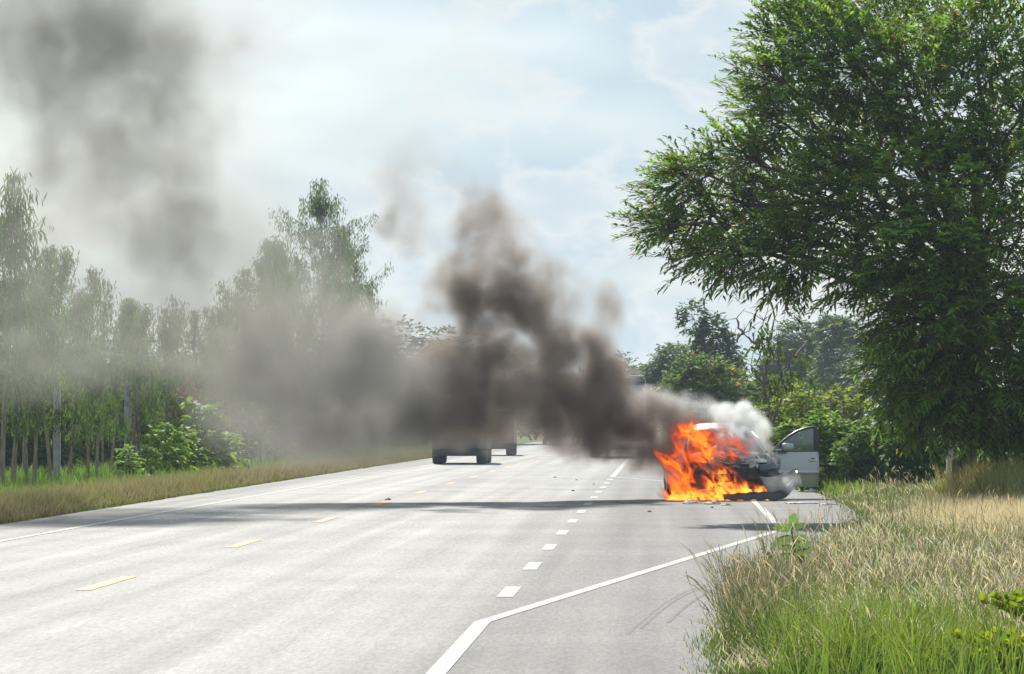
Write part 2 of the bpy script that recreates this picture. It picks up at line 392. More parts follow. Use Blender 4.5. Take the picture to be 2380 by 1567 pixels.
# ---- slim eucalyptus (local, base at origin)
def eucalyptus(H, cb, R, nb, seed, lean=0.05, col=(0.052, 0.095, 0.034)):
    global rng
    keep = rng; rng = np.random.default_rng(seed)
    top = np.array([rng.normal(0, lean * H), rng.normal(0, lean * H), H])
    tr = branch_path((0, 0, -0.1), top, 0, 0.014, 10)
    r0 = 0.035 + 0.004 * H
    bark = [tube(tr, np.linspace(r0, 0.008, 10), 7, (0.26, 0.22, 0.17))]
    leaves = []
    for j in range(int(nb * 0.72)):
        f = rng.random() ** 0.8
        h = cb + (H - cb) * f
        q = np.array([np.interp(h, tr[:, 2], tr[:, k]) for k in range(3)])
        az = rng.random() * 6.283; prof = (0.35 + 0.65 * np.sin(np.pi * min(1, 0.12 + 0.95 * f)) ) * (1 - 0.45 * f)
        ln = R * prof * (0.5 + 0.7 * rng.random())
        e = q + np.array([math.cos(az) * ln, math.sin(az) * ln, ln * (0.55 + 0.5 * rng.random())])
        bp = branch_path(q, e, -0.05, 0.1, 5)
        bark.append(tube(bp, np.linspace(0.012, 0.004, 5), 4, (0.16, 0.13, 0.09)))
        ncl = 3 + int(ln * 3)
        for c in range(ncl):
            s = 0.35 + 0.65 * (c + rng.random()) / ncl
            cpt = np.array([np.interp(s * 4, range(5), bp[:, k]) for k in range(3)]) + rng.normal(0, 0.07, 3)
            n = 11 + int(10 * rng.random())
            drop = rng.random(n) * (0.25 + 0.35 * rng.random())
            P = cpt + np.stack([rng.normal(0, 0.11, n), rng.normal(0, 0.11, n), -drop], 1)
            d = np.stack([rng.normal(0, 0.45, n), rng.normal(0, 0.45, n), -1 + rng.normal(0, 0.4, n)], 1)
            cA = vcol(n, col)
            leaves.append(strips(P, d, np.array([0, 0, -1.0]), 0.13 + 0.08 * rng.random(n), 0.032, (0.5, 1, 0.0), 0.15, None, cA, cA * 1.1))
    t = np_mesh('trunk', *merge(bark)[:2], M['bark'], merge(bark)[2], True)
    Vc, Fc, Cc = merge(leaves)
    c = np_mesh('crown', Vc, Fc, M['leaf'], Cc)
    rng = keep
    return t, c
def tree_obj(name, t, c, loc, rz, label, cat='tree', group=None, sc=1.0):
    e = empty(name, loc, rz); e.scale = (sc, sc, sc) if not isinstance(sc, tuple) else sc
    tag(e, label, cat, group); ob('trunk', t, e); ob('crown', c, e); return e

# ---- bushy tree or shrub: limbs to leaf masses, leaves as short fronds
def bushy(blobs, nl, leafL, leafW, seed, col, trunk=None, barkc=(0.12, 0.095, 0.07), shell=0.55, droop=0.35, per=10, spray=0.35, tipcol=None, tipfrac=0.0, prof=(0.55, 1, 0.8, 0.0)):
    """blobs: (centre, radii) ellipsoids of foliage in local metres; nl sprays in all"""
    global rng
    keep = rng; rng = np.random.default_rng(seed)
    bark = []; leaves = []
    vol = np.array([b[1][0] * b[1][1] * b[1][2] for b in blobs]) ** 0.67; share = vol / vol.sum()
    root = np.array(trunk[0] if trunk else (0, 0, 0), float); fork = np.array(trunk[1] if trunk else (0, 0, 0.3), float); tr = trunk[2] if trunk else 0.05
    bark.append(tube(branch_path(root - np.array([0, 0, 0.1]), fork, 0, 0.06, 6), np.linspace(tr, tr * 0.7, 6), 8, barkc))
    for (c, r), f in zip(blobs, share):
        c = np.array(c, float); r = np.array(r, float)
        bark.append(tube(branch_path(fork, c, 0.05, 0.12, 7), np.linspace(tr * 0.55, 0.012, 7), 6, barkc))
        n = max(6, int(nl * f))
        dr = nrm(rng.normal(size=(n, 3))); rad = shell + (1 - shell) * rng.random(n) ** 0.6
        # clumpy outline
        cl = nrm(rng.normal(size=(9, 3))); rad = rad * (0.82 + 0.30 * np.max(dr @ cl.T, 1) ** 3)
        P0 = c + dr * r * rad[:, None]
        for k in range(0, n, max(1, n // 9)):
            bark.append(tube(branch_path(c, P0[k], 0.03, 0.1, 4), np.linspace(0.012, 0.004, 4), 4, barkc))
        sdir = nrm(dr * np.array([1, 1, 0.6]) + np.array([0, 0, 0.12]) + rng.normal(0, 0.35, (n, 3)))
        L_ = spray * (0.6 + 0.8 * rng.random(n))
        tone = 1 + rng.normal(0, 0.22, n)
        for q in range(per):
            s = (q + 0.5) / per; sg = 1 if q % 2 else -1
            base = P0 + sdir * (L_ * s)[:, None] + np.array([0, 0, -0.25]) * (L_ * s * s)[:, None]
            sd = nrm(np.cross(sdir, np.array([0, 0, 1.0]) + rng.normal(0, 0.25, (n, 3))))
            d = sdir * 0.55 + sd * sg * 0.85 + np.array([0, 0, 0.12]) + rng.normal(0, 0.18, (n, 3))
            cA = vcol(n, col, 0.12) * tone[:, None].clip(0.5, 1.6)
            if tipcol is not None:
                k = rng.random(n) < tipfrac; cA[k] = vcol(k.sum(), tipcol, 0.2)
            up = np.array([0, 0, 1.0]) + rng.normal(0, 0.35, (n, 3))
            leaves.append(strips(base, d, np.array([0, 0, -1.0]), leafL * (0.7 + 0.5 * rng.random(n)), leafW, prof, droop, up, cA, cA * 1.15))
    Vb, Fb, Cb = merge(bark); Vc, Fc, Cc = merge(leaves)
    t = np_mesh('trunk', Vb, Fb, M['bark'], Cb, True); c = np_mesh('crown', Vc, Fc, M['leaf'], Cc)
    rng = keep
    return t, c

# ================= the big feathery tree on the right
TB = np.array(at(2235, 1196, 62.0)); TB[2] = 0
def big_tree():
    global rng
    keep = rng; rng = np.random.default_rng(21)
    D0 = 62.0
    def w(px, py, dd=0.0):
        return np.array(at(px + 38, py, D0 + dd)) - TB
    bark = []; leaves = []
    BC = (0.11, 0.09, 0.07)
    fork = np.array([0.15, 0.1, 2.3])
    bark.append(tube(branch_path((0, 0, -0.1), fork, 0, 0.05, 6), np.linspace(0.22, 0.17, 6), 10, BC))
    # boughs: (px, py, depth offset, rx, ry in px, sprays, lean direction x)
    B = [(1560, 440, 0.2, 95, 75, 150), (1500, 525, -.4, 60, 32, 60), (1620, 530, 0.8, 130, 70, 240), (1640, 590, -0.6, 110, 50, 130), (1780, 590, -1.2, 120, 90, 320), (1580, 395, -0.3, 80, 40, 80),
         (1760, 420, 0.6, 120, 90, 280), (1690, 360, -0.6, 90, 50, 130), (1800, 250, 0.5, 110, 90, 280), (1760, 170, -0.8, 75, 50, 110), (1790, 90, 0.3, 90, 70, 150), (1850, 20, 0.0, 100, 90, 220), (1730, 255, 1.2, 60, 45, 60), (1745, 480, 1.5, 80, 80, 110),
         (1930, 130, -1.6, 130, 110, 380), (1950, 320, -1.4, 140, 120, 400), (1900, 470, -1.8, 140, 120, 400), (2050, 40, 0.5, 140, 110, 330), (2110, 210, -2.2, 150, 130, 420),
         (2250, 80, -1.5, 140, 120, 380), (2340, 230, -1.8, 130, 140, 330), (2290, 380, -2.4, 140, 110, 330), (2110, 400, -2.8, 150, 110, 430), (2010, 590, -2.4, 150, 110, 430), (2180, 570, -3.4, 160, 120, 470),
         (2330, 560, -2.4, 120, 130, 300), (2090, 740, -2.8, 135, 110, 400), (2230, 740, -3.6, 160, 110, 450), (2370, 760, -2.6, 120, 140, 300), (2110, 870, -2.2, 115, 90, 330), (2230, 900, -3.0, 140, 80, 360),
         (2360, 930, -2.4, 110, 80, 230), (2160, 950, -2.4, 90, 45, 150), (2290, 970, -2.8, 110, 35, 130), (2060, 930, -1.4, 40, 50, 60), (2385, 1060, -3.0, 25, 80, 60), (2030, 810, -1.0, 50, 60, 90), (2480, 300, 0, 150, 200, 250), (2480, 650, -1, 150, 200, 250),
         (2200, 300, 2.5, 220, 220, 420), (2150, 650, 2.2, 220, 190, 420), (1950, 380, 2.4, 170, 190, 260), (2250, 880, 1.8, 180, 100, 260), (2050, 130, 2.4, 200, 140, 260)]
    mpx = 1024 / 2380 * D0 / FPX
    hub = w(2230, 620, 0)
    for px, py, dd, rx, ry, n in B:
        c = w(px, py, dd); r = np.array([rx * mpx, 0.9 * math.sqrt(rx * ry) * mpx, ry * mpx])
        k = hub * 0.55 + c * 0.45 + np.array([0, 0, 0.1])
        st = fork + (hub - fork) * rng.uniform(0.1, 0.9)
        bp = branch_path(st, c, 0.06, 0.14, 9)
        bark.append(tube(bp, np.linspace(0.075, 0.016, 9), 6, BC))
        n = int(n * (0.66 if dd < 1.7 else 0.36))
        dr = nrm(rng.normal(size=(n, 3))); rad = rng.random(n) ** 0.42
        cl = nrm(rng.normal(size=(8, 3))); rad = rad * (0.70 + 0.42 * np.max(dr @ cl.T, 1) ** 3)
        P0 = c + dr * r * rad[:, None]
        out = nrm(c - hub)
        for j in range(0, n, max(1, n // 16)):
            bark.append(tube(branch_path(c - out * 0.25, P0[j], 0.02, 0.1, 5), np.linspace(0.014, 0.004, 5), 4, BC))
        sdir = nrm(0.75 * out + 0.7 * dr + np.array([0, 0, 0.05]) + rng.normal(0, 0.25, (n, 3)))
        L_ = 0.5 * (0.6 + 0.8 * rng.random(n)); tone = (1 + rng.normal(0, 0.32, n)).clip(0.5, 1.9)
        # the twig of every spray
        cT = np.tile(np.array([[0.07, 0.055, 0.035]]), (n, 1))
        leaves.append(strips(P0 - sdir * 0.1, sdir, np.array([0, 0, -1.0]), L_ + 0.1, 0.012, (1, 0.8, 0.5), 0.18, None, cT, cT))
        per = 13
        for q in range(per):
            s = (q + 0.3) / per; sg = 1 if q % 2 else -1
            base = P0 + sdir * (L_ * s)[:, None] + np.array([0, 0, -0.18]) * (L_ * s * s)[:, None]
            sdv = nrm(np.cross(sdir, np.array([0, 0, 1.0]) + rng.normal(0, 0.3, (n, 3))))
            d = sdir * 0.75 + sdv * sg * 0.7 + np.array([0, 0, 0.22]) + rng.normal(0, 0.15, (n, 3))
            cA = vcol(n, (0.092, 0.172, 0.036), 0.10) * tone[:, None]
            k = rng.random(n) < 0.045; cA[k] = vcol(k.sum(), (0.20, 0.14, 0.04), 0.25)
            up = np.array([0, 0, 1.0]) + rng.normal(0, 0.3, (n, 3))
            leaves.append(strips(base, d, np.array([0, 0, -1.0]), (0.165 + 0.08 * rng.random(n)) * (1 - 0.35 * s), 0.040, (0.45, 1, 0.95, 0.55, 0.0), 0.38, up, cA, cA * 1.2))
    Vb, Fb, Cb = merge(bark); Vc, Fc, Cc = merge(leaves)
    e = empty('feathery_tree', TB)
    tag(e, 'large dense feathery-leaved tree overhanging the grassy verge on the right', 'tree')
    ob('trunk', np_mesh('trunk', Vb, Fb, M['bark'], Cb, True), e)
    ob('crown', np_mesh('crown', Vc, Fc, M['leaf'], Cc), e)
    rng = keep
    print('big tree faces', sum(len(f) for f in Fc))
big_tree()

# ================= eucalyptus plantation on the left
EV = [eucalyptus(6.6, 1.3, 1.15, 44, 101), eucalyptus(5.8, 1.15, 1.0, 36, 102), eucalyptus(7.4, 1.6, 1.3, 50, 103), eucalyptus(6.1, 1.0, 0.95, 38, 104, 0.08), eucalyptus(11.9, 3.6, 3.0, 120, 105, 0.02), eucalyptus(9.0, 3.4, 1.6, 66, 106, 0.03)]
EH = [6.6, 5.8, 7.4, 6.1, 11.9, 9.0]
front = [1, 14, 28, 33, 51, 68, 90, 96, 110, 128, 142, 153, 166, 177, 198, 231, 249, 262, 290, 322]
tops = [(0, 425), (50, 500), (130, 540), (200, 605), (260, 660), (310, 635), (400, 660), (460, 610), (540, 620), (600, 490), (690, 545), (770, 425), (860, 590), (900, 700), (1000, 745), (1100, 790), (1460, 850)]
def top_h(px1024, D):
    x = px1024 * 2380 / 1024
    y = np.interp(x, [t[0] for t in tops], [t[1] for t in tops])
    return CAMH + (982 - y) * 0.43025 * D / FPX
ordn = ['first', 'second', 'third', 'fourth', 'fifth', 'sixth', 'seventh', 'eighth', 'ninth', 'tenth', 'eleventh', 'twelfth', 'thirteenth', 'fourteenth', 'fifteenth', 'sixteenth', 'seventeenth', 'eighteenth', 'nineteenth', 'twentieth', 'twenty-first', 'twenty-second', 'twenty-third', 'twenty-fourth', 'twenty-fifth', 'twenty-sixth']
tall = {258: 5, 331: 4}
for j, x in enumerate(front):
    D = 54140 / (661 - x) + rng.normal(0, 0.5); k = j % 4
    if x in (290,): k = 5
    if x in (322,): k = 4
    H = top_h(x, D) * rng.uniform(0.72, 1.0)
    if k == 4: H = top_h(331, D)
    if j == 0: H = top_h(x, D) * 1.05
    e = tree_obj('eucalyptus_tree', *EV[k], ((x - 512) * D / FPX, D, 0), rng.random() * 6.28, 'slim eucalyptus in the front plantation row, %s trunk from the left edge' % ordn[j], 'tree', 'eucalyptus trees left of the road', H / EH[k])
for r, (u, xs) in enumerate(((-17.0, [22, 60, 104, 137, 186, 214, 240, 258, 276, 300, 345, 368]), (-20.2, [8, 40, 80, 118, 150, 172, 196, 222, 262, 285, 318, 338, 360, 380]))):
    for j, x in enumerate(xs):
        D = -u * FPX / (661 - x) + rng.normal(0, 0.6); k = int(rng.integers(0, 4))
        if x in (258, 262): k = 5
        H = top_h(x, D) * rng.uniform(0.7, 1.0)
        tree_obj('eucalyptus_tree', *EV[k], ((x - 512) * D / FPX, D, 0), rng.random() * 6.28, 'slim eucalyptus in the %s plantation row, %s from the left edge' % (('second', 'third')[r], ordn[j]), 'tree', 'eucalyptus trees left of the road', H / EH[k])

# dark undergrowth behind the plantation
SH = [bushy([((0, 0, 1.0), (1.5, 1.3, 1.0)), ((0.9, 0.2, 0.8), (1.0, 1, 0.8)), ((-0.9, -0.1, 0.9), (1.0, 1, 0.8))], 520, 0.20, 0.07, 201 + s, (0.032, 0.062, 0.016), per=6, spray=0.3) for s in range(3)]
for t_, c_ in SH: c_.materials[0] = M['matte_leaf']
for j in range(26):
    x = -10 + j * 16 + rng.normal(0, 4); u = (-19.0 if j % 2 else -23.5) + rng.normal(0, 0.8)
    D = -u * FPX / (661 - x); s = rng.uniform(1.0, 1.6) * D / 140
    lab = 'dark green shrub under the eucalyptus trees, %s from the left edge' % ordn[j]
    tree_obj('undergrowth_shrub', *SH[j % 3], ((x - 512) * D / FPX, D, 0), rng.random() * 6.28, lab, 'shrub', 'dark undergrowth behind the plantation', (s * 1.2, s * 1.2, s * 1.25))
# tall wood behind, closing the gaps
BT = [bushy([((0, 0, 3.6), (1.9, 1.7, 1.7)), ((1.0, 0.2, 2.6), (1.3, 1.2, 1.2)), ((-1.1, 0, 2.8), (1.3, 1.2, 1.3)), ((0.1, 0, 5.0), (1.2, 1.2, 1.1)), ((0, 0, 1.6), (1.6, 1.4, 1.1))], 900, 0.26, 0.10, 230 + s, (0.034, 0.066, 0.020), trunk=((0, 0, 0), (0, 0, 1.6), 0.13), per=6, spray=0.4) for s in range(3)]
names = [('broad dark tree behind the plantation, %s from the left', i) for i in range(20)]
for j, x in enumerate([5, 40, 75, 112, 150, 190, 232, 270, 310, 350, 395, 425, 452, 480, 510, 545, 585, 618]):
    D = 190 + (x / 600) * 90 + rng.normal(0, 6)
    H = top_h(x, D) * rng.uniform(0.45, 0.55) if x < 380 else top_h(x, D) * rng.uniform(0.8, 1.0)
    s = H / 6.0
    tree_obj('background_tree', *BT[j % 3], ((x - 512) * D / FPX, D, 0), rng.random() * 6.28, 'broad dark tree far behind the smoke, %s from the left edge' % ordn[j], 'tree', 'far trees closing the road on the left', (s * 1.25, s * 1.25, s))
# bright leafy bush in front of the plantation
LB = [bushy([((0, 0, 0.6), (0.38, 0.35, 0.5)), ((0.33, 0, 0.38), (0.3, 0.28, 0.3)), ((-0.33, 0.1, 0.35), (0.3, 0.28, 0.3)), ((0.12, 0, 0.95), (0.16, 0.15, 0.2))], 110, 0.19, 0.085, 260 + s, (0.12, 0.215, 0.028), per=7, spray=0.22, droop=0.5) for s in range(3)]
for j, (px, py, s, txt) in enumerate([(300, 1128, 0.8, 'low bright green leafy bush at the left end of the roadside clump'), (340, 1122, 0.75, 'bright green leafy bush leaning out over the dry verge grass'), (385, 1118, 1.15, 'upright bright green leafy bush, second tallest of the roadside clump'), (425, 1112, 1.0, 'round bright green bush in the middle of the roadside clump'), (470, 1108, 1.55, 'tallest bright green leafy bush of the roadside clump before the trunks'), (520, 1098, 0.9, 'hazy green bush just right of the tallest roadside bush'),
                         (610, 1080, 1.25, 'darker green bush standing in thin smoke beside the verge'), (690, 1066, 1.1, 'smoke-veiled green bush near the dark plume on the left verge'), (730, 1062, 0.9, 'last smoke-veiled bush on the left verge before the truck')]):
    D = CAMH * FPX / (py * 0.43025 - HZ); p = at(px, py, D)
    tree_obj('leafy_bush', *LB[j % 3], (p.x, D, 0), rng.random() * 6.28, txt, 'bush', 'bright bushes on the left verge', s * D / 92)
# brown dead bush between trunks
t_, c_ = bushy([((0, 0, 0.9), (0.7, 0.6, 0.8)), ((0.5, 0, 0.6), (0.5, 0.5, 0.5))], 240, 0.15, 0.05, 290, (0.10, 0.05, 0.03), per=6, spray=0.25)
p = at(450, 1090, 116); tree_obj('dead_bush', t_, c_, (p.x, 116, 0), 0.4, 'reddish brown dead bush among the eucalyptus trunks', 'bush', None, (1.3, 1.3, 1.65))

# ================= trees and hedge on the right
def ptree(name, px, top, D, wpx, seed, col, label, kind='round', n=900, tip=None, tipf=0.0, lL=0.22, lW=0.075, cat='tree', grp='trees beyond the burning car', base=0.25):
    x = (px * 0.43025 - 512) * D / FPX; H = CAMH + (982 - top) * 0.43025 * D / FPX; Wd = wpx * 0.43025 * D / FPX
    r = np.random.default_rng(seed); bl = []
    if kind == 'cone':
        for k in range(7):
            f = k / 6; z = H * (0.30 + 0.66 * f); rr = Wd / 2 * (1.0 - 0.72 * f)
            bl.append(((r.normal(0, 0.08 * Wd), r.normal(0, 0.1), z), (rr, rr * 0.9, H * 0.14)))
    else:
        for k in range(11):
            a = r.random() * 6.28; q = r.random() ** 0.5
            z = H * (base + 0.15 + (0.72 - base) * r.random()); wz = math.sqrt(max(0.1, 1 - ((z / H - 0.5) / 0.6) ** 2))
            bl.append(((math.cos(a) * q * Wd * 0.36 * wz, math.sin(a) * q * Wd * 0.3 * wz, z), (Wd * 0.22 * (0.8 + 0.5 * r.random()), Wd * 0.2, H * 0.13 * (0.8 + 0.5 * r.random()))))
        bl.append(((0, 0, H * 0.84), (Wd * 0.2, Wd * 0.2, H * 0.14)))
    t, c = bushy(bl, n, lL, lW, seed, col, trunk=((0, 0, 0), (0, 0, H * 0.3), 0.03 * H), per=7, spray=0.32 * D / 150, tipcol=tip, tipfrac=tipf)
    return tree_obj(name, t, c, (x, D, 0), 0, label, cat, grp)
G1 = (0.06, 0.115, 0.03)
ptree('conical_tree', 1660, 728, 185, 170, 301, (0.05, 0.095, 0.03), 'dark conical tree rising above the round trees beyond the car', 'cone', 2200, lL=0.26, lW=0.10)
ptree('round_tree', 1570, 800, 200, 220, 302, G1, 'round green tree at left of the conical tree, above the smoke edge', n=1700, lL=0.26, lW=0.09)
ptree('flowering_tree', 1640, 825, 135, 260, 303, (0.075, 0.13, 0.024), 'broad green tree with orange flower tips behind the burning car', n=1500, tip=(0.30, 0.17, 0.03), tipf=0.035, base=0.1)
ptree('round_tree', 1745, 862, 150, 150, 304, (0.048, 0.095, 0.03), 'small dark round tree between flowering tree and bare-branched tree', n=700, base=0.1)
ptree('hazy_tree', 1850, 735, 260, 190, 305, (0.055, 0.1, 0.042), 'tall bluish hazy tree behind the bare-branched small tree', n=2300, lL=0.34, lW=0.12, base=0.2)
ptree('hazy_tree', 1935, 725, 250, 150, 306, (0.05, 0.095, 0.04), 'tall hazy tree partly hidden by the left side of the feathery tree', n=2000, lL=0.34, lW=0.12, base=0.1)
ptree('round_tree', 1448, 815, 230, 70, 307, (0.034, 0.068, 0.026), 'narrow dark tree showing at the right rim of the smoke', n=450, lL=0.3, lW=0.1, base=0.1)
ptree('round_tree', 1500, 850, 240, 110, 308, G1, 'low distant tree just above the stopped bus roof', n=500, lL=0.3, lW=0.1, base=0.1)
ptree('round_tree', 1800, 880, 210, 240, 309, (0.048, 0.095, 0.03), 'wide low tree mass behind the yellow-green hedge', n=900, lL=0.28, lW=0.1, base=0.05)
ptree('round_tree', 2080, 780, 190, 260, 310, (0.032, 0.066, 0.022), 'dark tree hidden behind the feathery tree crown', n=900, lL=0.28, lW=0.1, base=0.05)
YG = (0.17, 0.235, 0.04)
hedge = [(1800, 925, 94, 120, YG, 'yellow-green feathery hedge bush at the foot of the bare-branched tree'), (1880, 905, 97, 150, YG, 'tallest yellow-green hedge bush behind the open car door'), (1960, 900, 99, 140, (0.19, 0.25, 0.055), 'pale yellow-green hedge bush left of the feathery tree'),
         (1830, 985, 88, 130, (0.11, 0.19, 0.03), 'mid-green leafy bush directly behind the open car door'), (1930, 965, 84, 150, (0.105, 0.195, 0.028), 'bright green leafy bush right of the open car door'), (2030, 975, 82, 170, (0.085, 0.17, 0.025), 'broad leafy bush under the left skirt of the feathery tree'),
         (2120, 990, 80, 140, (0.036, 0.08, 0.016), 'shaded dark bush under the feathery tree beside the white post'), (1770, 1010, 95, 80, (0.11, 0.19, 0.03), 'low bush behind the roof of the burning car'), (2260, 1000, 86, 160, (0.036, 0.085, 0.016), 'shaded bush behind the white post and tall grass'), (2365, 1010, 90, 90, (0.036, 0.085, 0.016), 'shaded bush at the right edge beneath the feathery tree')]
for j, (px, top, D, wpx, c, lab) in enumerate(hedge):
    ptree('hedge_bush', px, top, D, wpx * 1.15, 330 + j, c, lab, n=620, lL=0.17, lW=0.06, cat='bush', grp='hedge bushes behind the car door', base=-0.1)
# bare branched small tree with leaf tufts
def bare_tree():
    global rng
    keep = rng; rng = np.random.default_rng(77); D = 93.0
    b0 = np.array(at(1815, 1110, D)); b0[2] = 0
    w = lambda px, py, dd=0: np.array(at(px, py, D + dd)) - b0
    BC = (0.17, 0.14, 0.11); bark = []; leaves = []
    bark.append(tube(branch_path((0, 0, -0.1), w(1797, 1000), 0, 0.05, 6), np.linspace(0.07, 0.055, 6), 7, BC))
    limbs = [((1797, 1000), (1776, 900)), ((1776, 900), (1762, 810)), ((1776, 900), (1790, 790)), ((1797, 1000), (1815, 880)), ((1815, 880), (1806, 790)), ((1815, 880), (1850, 830)), ((1762, 810), (1728, 775)), ((1762, 810), (1775, 745)), ((1790, 790), (1800, 740)), ((1850, 830), (1875, 790)), ((1776, 905), (1745, 850)), ((1728, 775), (1712, 740)), ((1728, 775), (1705, 800)), ((1797, 1000), (1870, 960)), ((1870, 960), (1930, 935)), ((1790, 960), (1760, 985))]
    for a, b in limbs:
        bark.append(tube(branch_path(w(*a), w(*b, rng.normal(0, 0.3)), 0.05, 0.15, 6), np.linspace(0.04, 0.012, 6), 5, BC))
        for q in range(3):
            e = w(b[0] + rng.normal(0, 16), b[1] - 22 + rng.normal(0, 14), rng.normal(0, 0.3))
            bark.append(tube(branch_path(w(*b), e, 0.03, 0.1, 4), np.linspace(0.012, 0.004, 4), 4, BC))
    for (px, py, n) in [(1770, 790, 60), (1800, 815, 50), (1815, 890, 90), (1868, 950, 80), (1858, 840, 30), (1748, 860, 20), (1790, 905, 30), (1880, 880, 40)]:
        P = w(px, py) + rng.normal(0, 0.17, (n, 3)); d = rng.normal(size=(n, 3)) + np.array([0, 0, -0.4]); cA = vcol(n, (0.06, 0.10, 0.022))
        leaves.append(strips(P, d, np.array([0, 0, -1.0]), 0.2, 0.07, (0.5, 1, 0.7, 0), 0.4, None, cA, cA))
    Vb, Fb, Cb = merge(bark); Vc, Fc, Cc = merge(leaves)
    e = empty('bare_branched_tree', b0); tag(e, 'small tree with bare crooked branches and few leaf tufts behind the car', 'tree')
    ob('trunk', np_mesh('trunk', Vb, Fb, M['bark'], Cb, True), e); ob('crown', np_mesh('crown', Vc, Fc, M['leaf'], Cc), e)
    rng = keep
bare_tree()

# ================= grass
def blades(P, h, w, cA, cB, lean=0.25, droop=0.35, prof=(1, 0.7, 0.0)):
    n = len(P); d = np.stack([rng.normal(0, lean, n), rng.normal(0, lean, n), np.ones(n)], 1)
    az = rng.random(n) * 6.28; b = np.stack([np.cos(az), np.sin(az), -0.6 * np.ones(n)], 1)
    k = rng.random(n) * droop
    side = np.stack([rng.normal(0, 0.4, n), np.ones(n), rng.normal(0, 0.3, n)], 1)
    return strips(P, d, b, h, w, prof, k, side, cA, cB)
def seedheads(P, h, cA, cH, wpx=1.0):
    """thin stalk with a spindle of pale seed at its tip"""
    n = len(P); d = np.stack([rng.normal(-0.10, 0.20, n), rng.normal(0, 0.2, n), np.ones(n)], 1); d = nrm(d)
    az = rng.random(n) * 6.28; b = np.stack([np.cos(az), np.sin(az), -0.5 * np.ones(n)], 1); k = rng.random(n) * 0.25
    side = np.stack([rng.normal(0, 0.3, n), np.ones(n), rng.normal(0, 0.3, n)], 1)
    a = strips(P, d, b, h, 0.003 * wpx, (1, 0.8, 0.6), k, side, cA, cA)
    tip = P + h[:, None] * (d + k[:, None] * b); d2 = nrm(d + 2 * k[:, None] * b)
    hl = 0.10 + 0.08 * rng.random(n)
    c = strips(tip - d2 * (hl * 0.5)[:, None], d2, b, hl, 0.0052 * wpx, (0.3, 1, 0.8, 0.0), 0.25, side, cH, cH * 1.15)
    return merge([a, c])
def scatter_right(n, D0, D1, umin=0.0, umax=None):
    """points on the right verge, denser near the camera in world terms"""
    t = rng.random(n); D = 1.0 / (1 / D0 + (1 / D1 - 1 / D0) * t ** 1.0)
    lo = redge(D) + umin + rng.normal(0, 0.10, n); hi = 0.142 * D + 0.7 - RS * D
    if umax is not None: hi = np.minimum(hi, redge(D) + umax)
    u = lo + (hi - lo) * rng.random(n); ok = hi > lo
    return np.stack([u + RS * D, D, np.zeros(n)], 1)[ok]
def wave(P, s, ph=0.0):
    return np.sin(P[:, 0] * s * 2.1 + 1.3 * np.sin(P[:, 1] * s * 0.7 + ph) + ph) * np.sin(P[:, 1] * s + 0.8 * np.sin(P[:, 0] * s * 1.7) + 2 * ph)
def hscale(P):
    D = P[:, 1]; hm = np.interp(D, [22, 30, 40, 50, 56, 66, 75, 90], [0.9, 0.95, 0.95, 0.9, 0.9, 0.9, 0.85, 0.9])
    edge = ((P[:, 0] - RS * D - redge(D)) / 0.9).clip(0.3, 1)
    pc = 1 - 0.75 * (np.abs(P[:, 0] / D - 0.0748) < 0.009) * (D > 30) * (D < 38.7)
    near = pc - 0.35 * ((P[:, 0] - 2.3) / 0.5).clip(0, 1) * ((26 - D) / 2).clip(0, 1)
    return hm * edge * near * (0.82 + 0.28 * wave(P, 0.55, 2.0) + 0.15 * wave(P, 1.6, 0.7))
GR = (0.11, 0.165, 0.04); TAN = (0.34, 0.31, 0.15); SEED = (0.43, 0.40, 0.31)
parts = []
def lush(P): return 0.6 * np.exp(-((P[:, 0] - 2.35) / 0.7) ** 2 - ((P[:, 1] - 22.0) / 3.6) ** 2)
P = scatter_right(120000, 22.9, 90); n = len(P); wgt = wave(P, 0.9)
gl = (lush(P) * (0.55 + 0.45 * wave(P, 2.3)))[:, None]; mixf = (-0.08 + 0.45 * wgt + 0.25 * wave(P, 0.35, 3.0) + rng.normal(0, 0.25, n)).clip(0, 1)[:, None] * (1 - gl)
cA = vcol(n, GR) * (1 - gl) + vcol(n, (0.12, 0.215, 0.035), 0.2) * gl; cB = cA * (1 - mixf) + vcol(n, TAN) * mixf
parts.append(blades(P, (0.28 + 0.22 * rng.random(n)) * hscale(P), 0.0045 + 0.00014 * P[:, 1], cA, cB))
o = ob('verge_grass', np_mesh('verge_grass', *merge(parts)[:2], M['grass'], merge(parts)[2]))
tag(o, 'mixed green and straw-coloured grass covering the right verge', 'grass', kind='stuff')
P = scatter_right(12000, 22.9, 80, 0.05); P = P[rng.random(len(P)) > 0.9 * lush(P)]; n = len(P)
V_, F_, C_ = seedheads(P, (0.34 + 0.26 * rng.random(n)) * hscale(P), vcol(n, (0.16, 0.15, 0.05)), vcol(n, SEED, 0.3), 1 + P[:, 1:2].ravel() / 60)
tag(ob('seed_grass', np_mesh('seed_grass', V_, F_, M['grass'], C_)), 'pale feathery seed heads standing above the right verge', 'grass', kind='stuff')
P = scatter_right(1300, 23.2, 75, 0.2); n = len(P)
V_, F_, C_ = seedheads(P, 0.5 + 0.3 * rng.random(n), vcol(n, (0.09, 0.12, 0.04)), vcol(n, (0.34, 0.29, 0.21), 0.35), 0.9 + P[:, 1:2].ravel() / 60)
tag(ob('brown_stalk_grass', np_mesh('brown_stalk_grass', V_, F_, M['grass'], C_)), 'scattered tall brown stalks rising above the right verge grass', 'grass', kind='stuff')
